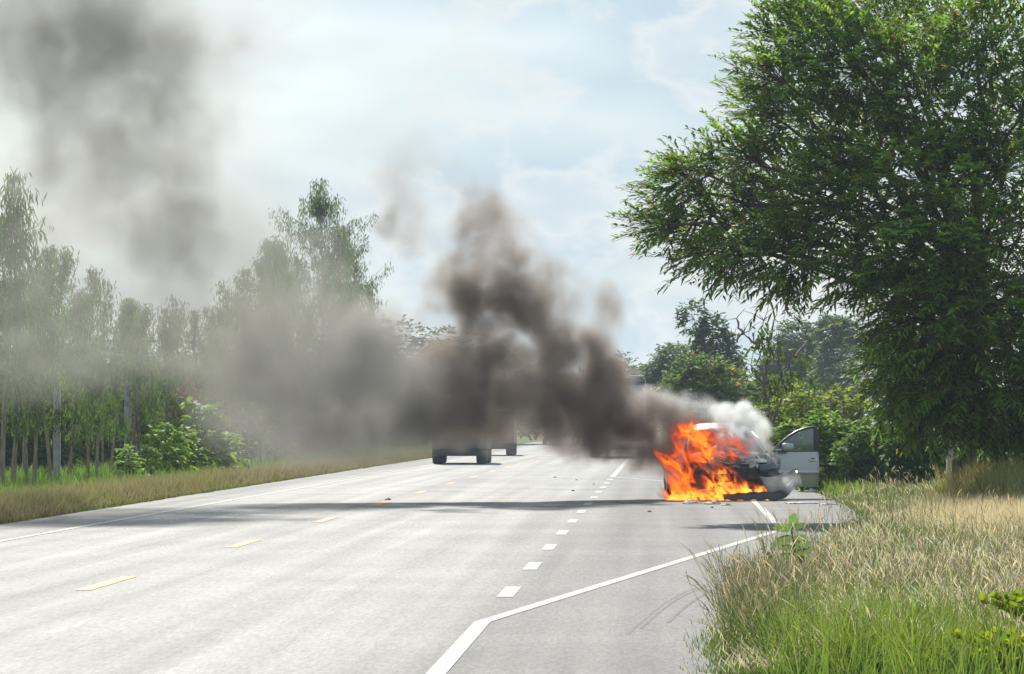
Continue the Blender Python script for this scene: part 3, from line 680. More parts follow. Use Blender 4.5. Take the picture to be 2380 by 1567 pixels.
# dry straw patch on the right, D 42-54
n = 15000; P = np.stack([rng.normal(6.5, 0.7, n), rng.uniform(41, 51, n), np.zeros(n)], 1); P = P[(P[:, 0] > 5.0 + 0.3 * rng.normal(size=n))]; n = len(P)
cA = vcol(n, (0.33, 0.30, 0.16), 0.15); V_, F_, C_ = blades(P, 0.40 + 0.3 * rng.random(n), 0.009, cA, vcol(n, (0.54, 0.46, 0.31), 0.15), 0.16, 0.2)
tag(ob('dry_grass', np_mesh('dry_grass', V_, F_, M['grass'], C_)), 'dense patch of dry straw-yellow grass near the right edge', 'grass', kind='stuff')
# vivid green tuft at the bottom
n = 2600; c = at(2010, 1567, 25.5); P = np.stack([rng.normal(2.3, 0.42, n), rng.normal(23.6, 1.2, n), np.zeros(n)], 1); P = P[P[:, 0] > 1.55 + 0.05 * (P[:, 1] - 23)]; n = len(P)
cA = vcol(n, (0.11, 0.18, 0.035), 0.3); V_, F_, C_ = blades(P, 0.35 + 0.33 * rng.random(n), 0.008, cA, cA * np.array([1.6, 1.35, 1.1]), 0.26, 0.6)
tag(ob('green_grass', np_mesh('green_grass', V_, F_, M['grass'], C_)), 'vivid green grass tuft at the bottom of the right verge', 'grass', kind='stuff')
# dark brown stalks along the road edge
n = 1500; D = rng.uniform(24, 37, n); P = np.stack([redge(D) + RS * D + rng.gamma(2.0, 0.16, n), D, np.zeros(n)], 1); hs = np.interp(D, [24, 29, 33, 37], [1, 1, 0.55, 0.3])
V_, F_, C_ = seedheads(P, hs * (0.28 + 0.36 * rng.random(n)), vcol(n, (0.07, 0.10, 0.035)), vcol(n, (0.25, 0.21, 0.15), 0.3), 1.2)
tag(ob('stalk_grass', np_mesh('stalk_grass', V_, F_, M['grass'], C_)), 'dark stalky grass with brown heads along the asphalt edge', 'grass', kind='stuff')
# tall mound of grass under the tree
n = 9000; P = np.stack([rng.normal(7.65, 0.5, n), rng.normal(60.0, 1.8, n), np.zeros(n)], 1); hh = 0.92 * np.exp(-((P[:, 0] - 7.65) / 0.7) ** 2) + 0.2
cA = vcol(n, (0.13, 0.19, 0.05)); V_, F_, C_ = blades(P, hh * (0.65 + 0.4 * rng.random(n)), 0.018, cA, vcol(n, (0.28, 0.25, 0.11)), 0.14, 0.3, (1, 0.8, 0.5, 0))
tag(ob('tall_grass', np_mesh('tall_grass', V_, F_, M['grass'], C_)), 'tall mound of reedy grass in front of the white post', 'grass', kind='stuff')
# light green grass behind the bay around the door
n = 9000; D = rng.uniform(76, 100, n); P = np.stack([redge(D) + RS * D + 0.1 + 7 * rng.random(n), D, np.zeros(n)], 1)
cA = vcol(n, (0.12, 0.19, 0.035)); V_, F_, C_ = blades(P, 0.22 + 0.25 * rng.random(n), 0.022, cA, cA * np.array([1.7, 1.4, 1.2]), 0.25, 0.4)
tag(ob('roadside_grass', np_mesh('roadside_grass', V_, F_, M['grass'], C_)), 'light green roadside grass behind the burning car', 'grass', kind='stuff')
# left verge: reddish dry grass by the asphalt, green behind
n = 30000; t = rng.random(n); D = 1 / (1 / 54 + (1 / 230 - 1 / 54) * t); u = -10.0 - rng.gamma(1.6, 0.6, n); P = np.stack([u + RS * D, D, np.zeros(n)], 1)
mixf = ((-u - 10) / 2.6 + 0.45 * wave(P, 0.35, 1.0) + rng.normal(0, 0.25, n)).clip(0, 1)[:, None]
cA = vcol(n, (0.10, 0.115, 0.03)) * (1 - mixf) + vcol(n, (0.09, 0.16, 0.03)) * mixf; cB = vcol(n, (0.25, 0.20, 0.13)) * (1 - mixf * 0.7) + vcol(n, (0.16, 0.22, 0.05)) * mixf * 0.7
hh = (0.20 + 0.26 * rng.random(n)) * ((-u - 9.9) / 0.5).clip(0.4, 1.1) 
V_, F_, C_ = blades(P, hh, 0.010 + 0.00013 * D, cA, cB, 0.2, 0.35)
tag(ob('verge_grass', np_mesh('verge_grass', V_, F_, M['grass'], C_)), 'reddish dry grass fringing the left shoulder of the road', 'grass', kind='stuff')
n = 16000; t = rng.random(n); D = 1 / (1 / 70 + (1 / 220 - 1 / 70) * t); u = -12.0 - 12 * rng.random(n); P = np.stack([u + RS * D, D, np.zeros(n)], 1)
cA = vcol(n, (0.10, 0.18, 0.03)); V_, F_, C_ = blades(P, 0.25 + 0.35 * rng.random(n), 0.03, cA, cA * 1.3, 0.25, 0.4)
tag(ob('plantation_grass', np_mesh('plantation_grass', V_, F_, M['grass'], C_)), 'sunlit green grass between the eucalyptus trunks', 'grass', kind='stuff')

# ================= single plants on the right verge
def milkweed():
    e = empty('milkweed_plant', (0, 0, 0)); pb = at(1848, 1340, 38.6); e.location = (pb.x, 38.6, 0); e.scale = (1.08, 1.08, 0.98)
    tag(e, 'upright broad-leaved plant with thick grey-green leaves at the asphalt edge', 'plant')
    st = branch_path((0, 0, 0), (-0.03, 0, 0.52), 0, 0.06, 6)
    me = np_mesh('stem', *tube(st, np.linspace(0.016, 0.008, 6), 7)[:2], M['bark'], np.tile([[0.16, 0.22, 0.10]], (6 * 7 + 1, 1)), True); ob('stem', me, e)
    specs = [(0.50, 1.4, 0.20, 0.10, 1.2), (0.47, 2.9, 0.20, 0.11, 0.25), (0.47, 0.2, 0.15, 0.07, 0.7), (0.38, 2.6, 0.24, 0.12, -0.15), (0.36, 0.3, 0.16, 0.08, 0.45), (0.29, 0.15, 0.18, 0.09, 0.5), (0.27, 3.3, 0.16, 0.09, 0.2), (0.2, 0.4, 0.2, 0.1, 0.45), (0.18, 2.6, 0.2, 0.09, 0.2), (0.12, 5.2, 0.2, 0.1, 0.4), (0.14, 0.1, 0.2, 0.08, 0.1)]
    for z, az, ln, w, up in specs:
        P = np.array([[np.interp(z, st[:, 2], st[:, 0]), 0, z]]); d = np.array([[math.cos(az), -abs(math.sin(az)) * 0.6, up]])
        side = np.array([[0.2, 1.0, 0.55]]); c = vcol(1, (0.07, 0.135, 0.05), 0.15)
        V, F, C = strips(P, d, np.array([0, 0, -1.0]), ln, w, (0.35, 0.85, 1, 0.95, 0.6, 0.0), 0.15, side, c, c)
        ob('leaf', np_mesh('leaf', V, F, M['leaf'], C), e)
milkweed()
def roundleaf(label, tips, D, base, seed):
    global rng
    keep = rng; rng = np.random.default_rng(seed)
    b0 = np.array(at(*base, D)); b0[2] = 0
    e = empty('round_leaf_shrub', b0); tag(e, label, 'shrub', 'round-leaved shrubs at the right corner')
    bark = []; leaves = []
    for (x0, y0, x1, y1) in tips:
        a = np.array(at(x0, y0, D)) - b0; b = np.array(at(x1, y1, D + rng.normal(0, 0.15))) - b0
        pth = branch_path(a, b, 0.04, 0.05, 8); bark.append(tube(pth, np.linspace(0.006, 0.003, 8), 5, (0.20, 0.12, 0.07)))
        n = int(np.linalg.norm(b - a) / 0.018)
        s = np.linspace(0.05, 1, n) * 7; P = np.stack([np.interp(s, range(8), pth[:, k]) for k in range(3)], 1)
        d = np.stack([rng.normal(0, 0.6, n), rng.normal(0, 0.5, n), 0.6 + rng.normal(0, 0.35, n)], 1)
        cA = vcol(n, (0.135, 0.20, 0.022), 0.2); k = rng.random(n) < 0.15; cA[k] = vcol(k.sum(), (0.25, 0.22, 0.03))
        side = np.stack([rng.normal(0, 0.5, n), np.ones(n), rng.normal(0, 0.6, n)], 1)
        leaves.append(strips(P, d, np.array([0, 0, -1.0]), 0.055 + 0.02 * rng.random(n), 0.042, (0.35, 0.9, 1, 0.75, 0.0), 0.1, side, cA, cA * 1.1))
    Vb, Fb, Cb = merge(bark); ob('stem', np_mesh('stem', Vb, Fb, M['bark'], Cb, True), e)
    Vc, Fc, Cc = merge(leaves); ob('foliage', np_mesh('foliage', Vc, Fc, M['leaf'], Cc), e)
    rng = keep
roundleaf('lower yellow-green round-leaved shrub sprawling at the bottom right corner', [(2385, 1575, 2215, 1478), (2385, 1560, 2260, 1470), (2400, 1540, 2300, 1462), (2400, 1530, 2340, 1475), (2400, 1560, 2290, 1500), (2390, 1590, 2320, 1510), (2400, 1520, 2370, 1480), (2395, 1580, 2250, 1520), (2400, 1550, 2330, 1490)], 22.7, (2400, 1590), 41)
roundleaf('upper yellow-green round-leaved sprig reaching in from the right edge', [(2410, 1460, 2280, 1395), (2410, 1440, 2300, 1385), (2410, 1430, 2340, 1390), (2410, 1420, 2360, 1385), (2410, 1450, 2320, 1410)], 23.6, (2410, 1560), 42)
def weed(px, py, D, h, seed, label, col=(0.06, 0.12, 0.03)):
    global rng
    keep = rng; rng = np.random.default_rng(seed)
    b0 = at(px, py, D); e = empty('leafy_weed', (b0.x, D, 0)); tag(e, label, 'weed', 'small weeds in the right verge')
    bark = []; leaves = []
    for k in range(6):
        tip = (rng.normal(0, h * 0.28), rng.normal(0, h * 0.25), h * rng.uniform(0.6, 1)); pth = branch_path((0, 0, 0), tip, 0, 0.08, 6)
        bark.append(tube(pth, 0.004, 4, (0.10, 0.13, 0.05))); n = 14
        s = np.linspace(0.3, 1, n) * 5; P = np.stack([np.interp(s, range(6), pth[:, q]) for q in range(3)], 1); cA = vcol(n, col)
        leaves.append(strips(P, np.stack([rng.normal(0, 1, n), rng.normal(0, 1, n), 0.3 + rng.normal(0, 0.3, n)], 1), np.array([0, 0, -1.0]), 0.05, 0.028, (0.4, 1, 0.8, 0), 0.3, None, cA, cA))
    Vb, Fb, Cb = merge(bark); ob('stem', np_mesh('stem', Vb, Fb, M['bark'], Cb), e); Vc, Fc, Cc = merge(leaves); ob('foliage', np_mesh('foliage', Vc, Fc, M['leaf'], Cc), e)
    rng = keep
weed(1715, 1350, 36.5, 0.22, 51, 'small clover-like weed left of the broad-leaved plant at the road edge')
weed(1748, 1330, 37.5, 0.24, 52, 'clover-like weed closest to the broad-leaved plant')
weed(1790, 1310, 39.6, 0.34, 53, 'spindly weed standing against the white bay line')
weed(2040, 1280, 44, 0.42, 54, 'dark bushy weed in the middle of the seeding grass')
weed(2205, 1215, 53, 0.5, 55, 'dark weed in front of the tall grass mound')
weed(2345, 1215, 58, 0.55, 56, 'leafy weed at the right edge beneath the tree', (0.05, 0.11, 0.025))
# ------------------------------------------------------------------ posts and poles
M['concrete'] = principled('concrete', (0.33, 0.325, 0.31), 0.85, noise=0.3, nscale=5, bump=0.2)
M['steel'] = principled('steel', (0.22, 0.22, 0.22), 0.45, 0.8)
M['porcelain'] = principled('porcelain', (0.55, 0.52, 0.48), 0.3)
def pole(px, D, h, w0, w1, label, arm=None):
    b = at(px, 1000, D); e = empty('utility_pole', (b.x, D, 0)); tag(e, label, 'pole', 'concrete utility poles')
    V = []; 
    for z, w in ((-0.1, w0), (h, w1)):
        for sx, sy in ((-1, -1), (1, -1), (1, 1), (-1, 1)): V.append((sx * w / 2, sy * w / 2, z))
    F = np.array([[0, 1, 5, 4], [1, 2, 6, 5], [2, 3, 7, 6], [3, 0, 4, 7], [4, 5, 6, 7]])
    me = np_mesh('shaft', V, [F], M['concrete']); ob('shaft', me, e)
    if arm:
        for z in arm:
            bev_box('crossarm', (-0.8, -w0 / 2 - 0.1, z), (0.8, -w0 / 2 - 0.004, z + 0.09), M['steel'], 0.01, e)
            for x in (-0.7, -0.35, 0.35, 0.7):
                V_, F_, _ = lathe([(0.0, 0.0), (0.035, 0.0), (0.05, 0.04), (0.03, 0.07), (0.045, 0.1), (0.0, 0.15)], 10, 'z'); V_ = V_ + np.array([x, -w0 / 2 - 0.05, z + 0.092])
                ob('insulator', np_mesh('insulator', V_, F_, M['porcelain'], None, True), e)
    return e
pole(132, 90, 3.9, 0.17, 0.14, 'grey concrete pole standing among the leftmost eucalyptus trunks')
pole(297, 104, 4.7, 0.20, 0.15, 'grey concrete utility pole with crossarms between the eucalyptus trunks', (3.3, 3.75))
pole(2213, 72, 6.0, 0.20, 0.16, 'pale concrete post rising from the tall grass into the feathery tree')

# ------------------------------------------------------------------ the burning car
M['silver'] = principled('silver_paint', (0.34, 0.355, 0.355), 0.34, 0.75, coat=0.6)
M['char'] = principled('charred_metal', (0.012, 0.011, 0.011), 0.75, noise=0.3, nscale=9, col2=(0.055, 0.05, 0.048), bump=0.5)
M['ash'] = principled('ash_flakes', (0.62, 0.60, 0.56), 0.8, noise=0.3, nscale=5, col2=(0.24, 0.235, 0.23), bump=0.7)
M['black_plastic'] = principled('black_plastic', (0.018, 0.019, 0.022), 0.38)
M['trim'] = principled('door_trim', (0.03, 0.032, 0.038), 0.4)
M['rubber'] = principled('tyre_rubber', (0.02, 0.02, 0.021), 0.8, noise=0.2, nscale=20)
M['alloy'] = principled('alloy', (0.42, 0.42, 0.43), 0.35, 0.9)
M['chrome'] = principled('chrome', (0.7, 0.7, 0.7), 0.15, 1.0)
M['cream'] = principled('scorched_paint', (0.50, 0.50, 0.50), 0.5, noise=0.3, nscale=4, col2=(0.22, 0.20, 0.18))
def glass(name, col, mixv=0.55):
    m, t = mat(name); tr = N(t, 'ShaderNodeBsdfTransparent'); tr.inputs[0].default_value = (*col, 1)
    g_ = N(t, 'ShaderNodeBsdfGlossy'); g_.inputs['Roughness'].default_value = 0.03; g_.inputs[0].default_value = (0.8, 0.85, 0.9, 1)
    lw = N(t, 'ShaderNodeLayerWeight'); lw.inputs[0].default_value = 0.35; mx = N(t, 'ShaderNodeMixShader'); o = N(t, 'ShaderNodeOutputMaterial')
    ad = N(t, 'ShaderNodeMath', operation='MULTIPLY_ADD'); ad.inputs[1].default_value = mixv; ad.inputs[2].default_value = 0.12
    t.links.new(lw.outputs['Fresnel'], ad.inputs[0]); t.links.new(ad.outputs[0], mx.inputs[0]); t.links.new(tr.outputs[0], mx.inputs[1]); t.links.new(g_.outputs[0], mx.inputs[2]); t.links.new(mx.outputs[0], o.inputs[0])
    return m
M['glass'] = glass('window_glass', (0.15, 0.27, 0.30), 0.95)
M['dark_glass'] = glass('dark_glass', (0.10, 0.12, 0.13))
M['lens'] = principled('headlight_lens', (0.02, 0.03, 0.05), 0.15, coat=0.8)

def wheel(parent, x, y, r=0.32, w=0.2, mrim='alloy', squash=1.0):
    e = empty('wheel'); e.parent = parent; e.location = (x, y, r * squash)
    if squash != 1: e.scale = (1, 1, squash)
    V, F, _ = lathe([(r * 0.62, -w / 2), (r * 0.9, -w / 2), (r * 0.98, -w * 0.4), (r, -w * 0.2), (r, w * 0.2), (r * 0.98, w * 0.4), (r * 0.9, w / 2), (r * 0.62, w / 2), (r * 0.62, -w / 2)], 28)
    ob('tyre', np_mesh('tyre', V, F, M['rubber'], None, True), e)
    V, F, _ = lathe([(0.02, -w * 0.42), (r * 0.3, -w * 0.40), (r * 0.52, -w * 0.3), (r * 0.61, -w * 0.46), (r * 0.61, w * 0.46), (r * 0.52, w * 0.3), (r * 0.3, w * 0.40), (0.02, w * 0.42)], 20)
    ob('rim', np_mesh('rim', V, F, M[mrim], None, True), e)
    return e
CAR = empty('burning_car', (4.45, 74.5, 0.02), math.radians(6))
tag(CAR, 'silver sedan on fire in the lay-by with its door open and front end burning', 'car')
sec = [  # y, half width, bottom, shoulder z, centre z
    (0.00, 0.66, 0.30, 0.58, 0.62), (0.06, 0.76, 0.24, 0.64, 0.70), (0.18, 0.84, 0.21, 0.70, 0.76), (0.45, 0.885, 0.20, 0.76, 0.83), (0.8, 0.90, 0.20, 0.82, 0.88), (1.2, 0.905, 0.20, 0.87, 0.94), (1.5, 0.91, 0.20, 0.90, 0.97),
    (2.2, 0.915, 0.20, 0.92, 0.95), (3.0, 0.915, 0.20, 0.94, 0.96), (3.7, 0.905, 0.20, 0.96, 1.0), (4.2, 0.885, 0.22, 0.97, 1.03), (4.55, 0.84, 0.27, 0.95, 1.01), (4.72, 0.76, 0.34, 0.86, 0.92), (4.78, 0.66, 0.42, 0.74, 0.78)]
rows = []
for y, w, zb, zs, zc in sec:
    rows.append([(-w * 0.86, y, zb), (-w * 0.985, y, zb + 0.06), (-w, y, zb + 0.22), (-w * 0.995, y, (zb + zs) / 2 + 0.08), (-w * 0.965, y, zs - 0.08), (-w * 0.88, y, zs), (-w * 0.6, y, zs * 0.35 + zc * 0.65), (0, y, zc),
                 (w * 0.6, y, zs * 0.35 + zc * 0.65), (w * 0.88, y, zs), (w * 0.965, y, zs - 0.08), (w * 0.995, y, (zb + zs) / 2 + 0.08), (w, y, zb + 0.22), (w * 0.985, y, zb + 0.06), (w * 0.86, y, zb)])
R = np.array(rows); nr, nc = R.shape[:2]; idx = np.arange(nr * nc).reshape(nr, nc)
Q = np.stack([idx[:-1, :-1], idx[:-1, 1:], idx[1:, 1:], idx[1:, :-1]], -1).reshape(-1, 4)
V = R.reshape(-1, 3)
bm_me = np_mesh('body', V, [Q, idx[-1:, :].reshape(1, -1)], M['silver'], None, True)
bm_me.materials.append(M['char'])
for p_ in bm_me.polygons:        # the front metre is burnt out; the far left side is scorched
    c = p_.center
    if c.y < 1.15 and (c.x < 0.80 or c.y < 0.1): p_.material_index = 1
body = ob('body', bm_me, CAR)
# burnt front panel, radiator opening and crash beam
V, F, _ = sheet(lambda u, v: ((u - 0.5) * 1.46, -0.012 + 0.03 * math.sin(u * 37) * math.sin(v * 13) + 0.12 * (2 * u - 1) ** 2, 0.22 + 0.42 * v), 26, 10)
ob('grille', np_mesh('grille', V, F, M['char'], None, True), CAR)
bev_box('crash_beam', (-0.62, -0.07, 0.42), (0.62, -0.045, 0.52), M['char'], 0.01, CAR)
# hood buckled by the heat, paint burnt to pale ash with torn edges
rr = np.random.default_rng(5)
def hoodf(u, v):
    x = (u - 0.5) * 1.66; y = 0.10 + 1.30 * v; z = 0.70 + 0.26 * v - 0.10 * (2 * u - 1) ** 2 + 0.05
    z += 0.035 * math.sin(9 * u + 4 * v) + 0.03 * math.sin(23 * u + 3) * math.sin(17 * v) + rr.normal(0, 0.012); y += rr.normal(0, 0.02) + 0.05 * math.sin(u * 29)
    return (x, y, z)
V, F, _ = sheet(hoodf, 34, 20)
solid(ob('hood', np_mesh('hood', V, F, M['ash'], None, False), CAR), 0.012)
# torn flakes of ash curling off the hood edge
for k in range(16):
    x0 = rr.uniform(-0.1, 0.78); y0 = rr.uniform(-0.02, 0.5); z0 = 0.72 + 0.22 * y0 + rr.uniform(-0.06, 0.06); s = rr.uniform(0.05, 0.16)
    V, F, _ = sheet(lambda u, v: (x0 + s * (u - 0.5) * 1.6 + 0.02 * math.sin(9 * v + k), y0 - 0.05 * v * math.sin(k), z0 - s * v + 0.03 * math.sin(u * 7 + k)), 5, 5)
    ob('ash_flake', np_mesh('ash_flake', V + rr.normal(0, 0.008, V.shape), F, M['ash']), CAR)
# headlights
for sx in (1, -1):
    V, F, _ = sheet(lambda u, v: (sx * (0.42 + 0.42 * u), 0.0 + 0.30 * u ** 2.2 - 0.035 * math.sin(math.pi * v) - 0.02, 0.50 + 0.19 * v + 0.05 * u * (0.4 + v)), 12, 8)
    solid(ob('headlight', np_mesh('headlight', V, F, M['lens'], None, True), CAR), 0.03, 0)
# greenhouse
belt, roofz = 0.955, 1.50
def pillar(name, pts, w, m):
    V, F, C = tube(pts, w, 6); ob(name, np_mesh(name, V, F, m, None, True), CAR)
V, F, _ = sheet(lambda u, v: ((u - 0.5) * 2 * (0.60 + 0.03 * math.sin(v * 3.1)), 1.93 + 1.55 * v, 1.525 - 0.09 * abs(2 * u - 1) ** 3 - (0.155 * ((0.45 - v) / 0.45) ** 2 if v < 0.45 else 0.12 * ((v - 0.45) / 0.55) ** 2)), 15, 14)
solid(ob('roof', np_mesh('roof', V, F, M['silver'], None, True), CAR), 0.03)
V, F, _ = sheet(lambda u, v: ((u - 0.5) * 2 * (0.74 - 0.16 * v), 1.30 + 0.64 * v + 0.14 * (2 * u - 1) ** 2 * (1 - v), 0.965 + 0.395 * v ** 0.95 - 0.09 * v * abs(2 * u - 1) ** 3), 13, 7)
ob('windscreen', np_mesh('windscreen', V, F, M['dark_glass'], None, True), CAR)
V, F, _ = sheet(lambda u, v: ((u - 0.5) * 2 * (0.72 - 0.14 * v), 4.15 - 0.68 * v, 1.0 + (roofz - 1.05) * v), 13, 7)
ob('rear_window', np_mesh('rear_window', V, F, M['dark_glass'], None, True), CAR)
for s in (-1, 1):
    pillar('pillar', [(s * 0.80, 1.36, 0.94), (s * 0.73, 1.68, 1.16), (s * 0.605, 1.97, 1.33)], 0.03, M['silver'])
    pillar('pillar', [(s * 0.86, 2.62, 0.94), (s * 0.75, 2.66, 1.24), (s * 0.62, 2.68, 1.47)], 0.04, M['trim'])
    pillar('pillar', [(s * 0.84, 3.95, 0.97), (s * 0.74, 3.7, 1.22), (s * 0.60, 3.45, 1.45)], 0.05, M['silver'])
    V, F, _ = sheet(lambda u, v: (s * (0.865 - 0.25 * v), 2.70 + (1.2 - 0.5 * v) * u, 0.95 + 0.50 * v), 5, 5)
    ob('side_window', np_mesh('side_window', V, F, M['dark_glass'], None, True), CAR)
V, F, _ = sheet(lambda u, v: (-(0.865 - 0.25 * v), 1.45 + 0.55 * v + (1.15 - 0.55 * v) * u, 0.95 + 0.50 * v), 5, 5)
ob('side_window', np_mesh('side_window', V, F, M['dark_glass'], None, True), CAR)
for y in (1.75, 2.85):     # seats
    for x in (-0.36, 0.36):
        bev_box('seat', (x - 0.24, y + 0.25, 0.45), (x + 0.24, y + 0.42, 1.15), M['trim'], 0.05, CAR)
for x in (-0.80, 0.80): wheel(CAR, x, 0.88); wheel(CAR, x, 3.65)
# wing panel on the right of the picture keeps some bare silver above the arch
V, F, _ = sheet(lambda u, v: (0.915 + 0.01 * math.sin(v * 3.1), 0.42 + 1.0 * u, 0.60 + (0.22 + 0.10 * u) * v), 8, 5)
ob('wing', np_mesh('wing', V, F, M['cream'], None, True), CAR)
# ---- fallen front bumper, its right end kicked up and out
def bump(u, v):
    # u along: 0 left, lying on the ground - 1 right tip; v across the height of the skin
    x = -0.35 + 1.65 * u; lift = max(0, (u - 0.62) / 0.38)
    y = -0.42 + 0.35 * lift ** 1.6
    base = 0.015 + 0.54 * lift ** 2.2
    hgt = 0.10 + 0.05 * math.sin(u * 3.1) + 0.04 * math.sin(math.pi * min(1, lift)) - 0.07 * lift
    x -= 0.12 * lift ** 3 + 0.06 * v * math.sin(math.pi * min(1, lift))
    return (x + (rr.normal(0, 0.006) if u < 0.6 else 0), y + 0.20 * v ** 1.4, base + hgt * v + 0.01 * math.sin(u * 40) * (1 - lift))
V, F, _ = sheet(bump, 36, 8)
solid(ob('front_bumper', np_mesh('front_bumper', V, F, M['black_plastic'], None, True), CAR), 0.012, 0)
V, F, _ = sheet(lambda u, v: (0.62 + 0.55 * u ** 0.9 - 0.22 * v * (1 - u), -0.14 + 0.1 * u, 0.06 + 0.60 * u ** 1.5 + (0.42 - 0.40 * u) * v), 14, 8)
solid(ob('bumper_corner', np_mesh('bumper_corner', V, F, M['cream'], None, True), CAR), 0.01, 0)
# ---- open front door
door = empty('door'); door.parent = CAR; door.location = (0.90, 1.42, 0); door.rotation_euler = (0, 0, math.radians(18)); door['label'] = 'open silver front door swung wide'
def panel(u, v):
    s = 0.03 + 1.03 * u - 0.02 * (1 - v); z = 0.235 + 0.715 * v
    bul = 0.075 * math.sin(math.pi * min(1, 0.15 + 0.8 * v)) ** 0.8
    bul += 0.018 * max(0, 1 - abs(v - 0.40) / 0.045)      # moulding strip
    return (s, -bul, z)
V, F, _ = sheet(panel, 10, 36)
solid(ob('door_panel', np_mesh('door_panel', V, F, M['silver'], None, True), door), 0.04, 0)
fr = [(0.03, 0.95), (0.20, 1.10), (0.40, 1.25), (0.60, 1.355), (0.80, 1.415), (0.95, 1.435), (1.02, 1.43), (1.045, 1.38), (1.06, 1.15), (1.065, 0.95)]
V, F, C = tube([(s, -0.01, z) for s, z in fr], 0.026, 6); ob('window_frame', np_mesh('window_frame', V, F, M['trim'], None, True), door)
bev_box('window_pillar', (0.985, -0.03, 0.955), (1.06, 0.012, 1.40), M['trim'], 0.008, door)
bev_box('belt_moulding', (0.03, -0.05, 0.945), (1.06, 0.01, 0.965), M['trim'], 0.005, door)
V = np.array([(0.04, 0, 0.95)] + [(s, 0, z) for s, z in fr[1:]]); F = np.arange(len(V)).reshape(1, -1)
ob('window_glass', np_mesh('window_glass', V, [F], M['glass']), door)
bev_box('handle', (0.83, -0.125, 0.755), (1.00, -0.100, 0.785), M['chrome'], 0.011, door)
V, F, _ = lathe([(0.0, 0.0), (0.055, 0.0), (0.05, 0.012), (0.0, 0.014)], 20, 'z'); V = V[:, [0, 2, 1]] * np.array([1.2, -1, 1]) + np.array([0.915, -0.068, 0.765]); ob('handle_recess', np_mesh('handle_recess', V, F, M['trim'], None, True), door)
mr_ = bev_box('mirror', (-0.02, -0.10, -0.075), (0.215, 0.05, 0.085), M['silver'], 0.055, door, 4); mr_.location = (0.20, -0.13, 1.03)
for p_ in mr_.data.polygons: p_.use_smooth = True
V, F, C = tube([(0.10, -0.02, 0.965), (0.17, -0.08, 0.975), (0.22, -0.12, 0.99)], (0.035, 0.03, 0.03), 6); ob('mirror_bracket', np_mesh('mirror_bracket', V, F, M['silver'], None, True), door)
V = np.array([(0.02, -0.035, 0.955), (0.19, -0.035, 0.958), (0.19, -0.035, 1.09), (0.03, -0.035, 0.97)]); ob('mirror_sail', np_mesh('mirror_sail', V, [np.array([[0, 1, 2, 3]])], M['silver']), door)

# ------------------------------------------------------------------ stopped traffic behind the smoke
M['truck_paint'] = principled('truck_paint', (0.035, 0.038, 0.042), 0.45)
M['van_paint'] = principled('van_paint', (0.16, 0.05, 0.04), 0.4)
M['bus_paint'] = principled('bus_paint', (0.36, 0.38, 0.42), 0.3, coat=0.5)
M['red_lens'] = principled('red_lens', (0.45, 0.02, 0.015), 0.2, coat=0.6)
M['orange_lens'] = principled('orange_lens', (0.7, 0.25, 0.04), 0.2, coat=0.6)
def rear_truck(loc, rz, label, W, H, Lg, paint, name):
    e = empty(name, loc, rz); tag(e, label, 'truck' if 'truck' in name else 'van', 'vehicles stopped behind the smoke')
    bev_box('cargo_box' if 'truck' in name else 'body', (-W / 2, 0, 0.55), (W / 2, Lg * 0.66, H), M[paint], 0.05, e)
    bev_box('cab', (-W / 2 + 0.05, Lg * 0.68, 0.5), (W / 2 - 0.05, Lg, H * 0.86), M[paint], 0.14, e, 4)
    bev_box('chassis', (-W / 2 + 0.35, 0.1, 0.36), (W / 2 - 0.35, Lg - 0.1, 0.545), M['char'], 0.02, e)
    bev_box('rear_bumper', (-W / 2 + 0.02, -0.10, 0.30), (W / 2 - 0.02, -0.01, 0.46), M['black_plastic'], 0.02, e)
    for s in (-1, 1):
        bev_box('door_leaf', (min(s * 0.015, s * (W / 2 - 0.06)), -0.02, 0.66), (max(s * 0.015, s * (W / 2 - 0.06)), -0.003, H - 0.12), M[paint], 0.006, e)
        bev_box('tail_light', (s * (W / 2 - 0.16) - 0.09, -0.04, 0.98), (s * (W / 2 - 0.16) + 0.09, -0.004, 1.08), M['red_lens'], 0.015, e)
        bev_box('marker_light', (s * (W / 2 - 0.2) - 0.05, -0.03, 1.58), (s * (W / 2 - 0.2) + 0.05, -0.004, 1.64), M['orange_lens'], 0.01, e)
        bev_box('mud_flap', (s * (W / 2 - 0.2) - 0.17, 0.18, 0.25), (s * (W / 2 - 0.2) + 0.17, 0.195, 0.56), M['rubber'], 0.0, e)
        bev_box('handle', (s * 0.1 - 0.02, -0.05, 1.0), (s * 0.1 + 0.02, -0.022, 1.5), M['steel'], 0.005, e)
        wheel(e, s * (W / 2 - 0.20), 0.75, 0.38, 0.40, 'steel'); wheel(e, s * (W / 2 - 0.16), Lg - 0.9, 0.38, 0.24, 'steel')
    return e
b = road(-7.42, 139, 0.02); rear_truck(b, -math.atan(RS), 'dark box truck stopped in smoke, only its rear wheels showing clearly', 2.02, 2.5, 5.6, 'truck_paint', 'box_truck')
b = road(-7.72, 175, 0.02); rear_truck(b, -math.atan(RS), 'reddish van stopped ahead of the box truck, one wheel visible beneath smoke', 1.85, 2.1, 4.8, 'van_paint', 'stopped_van')
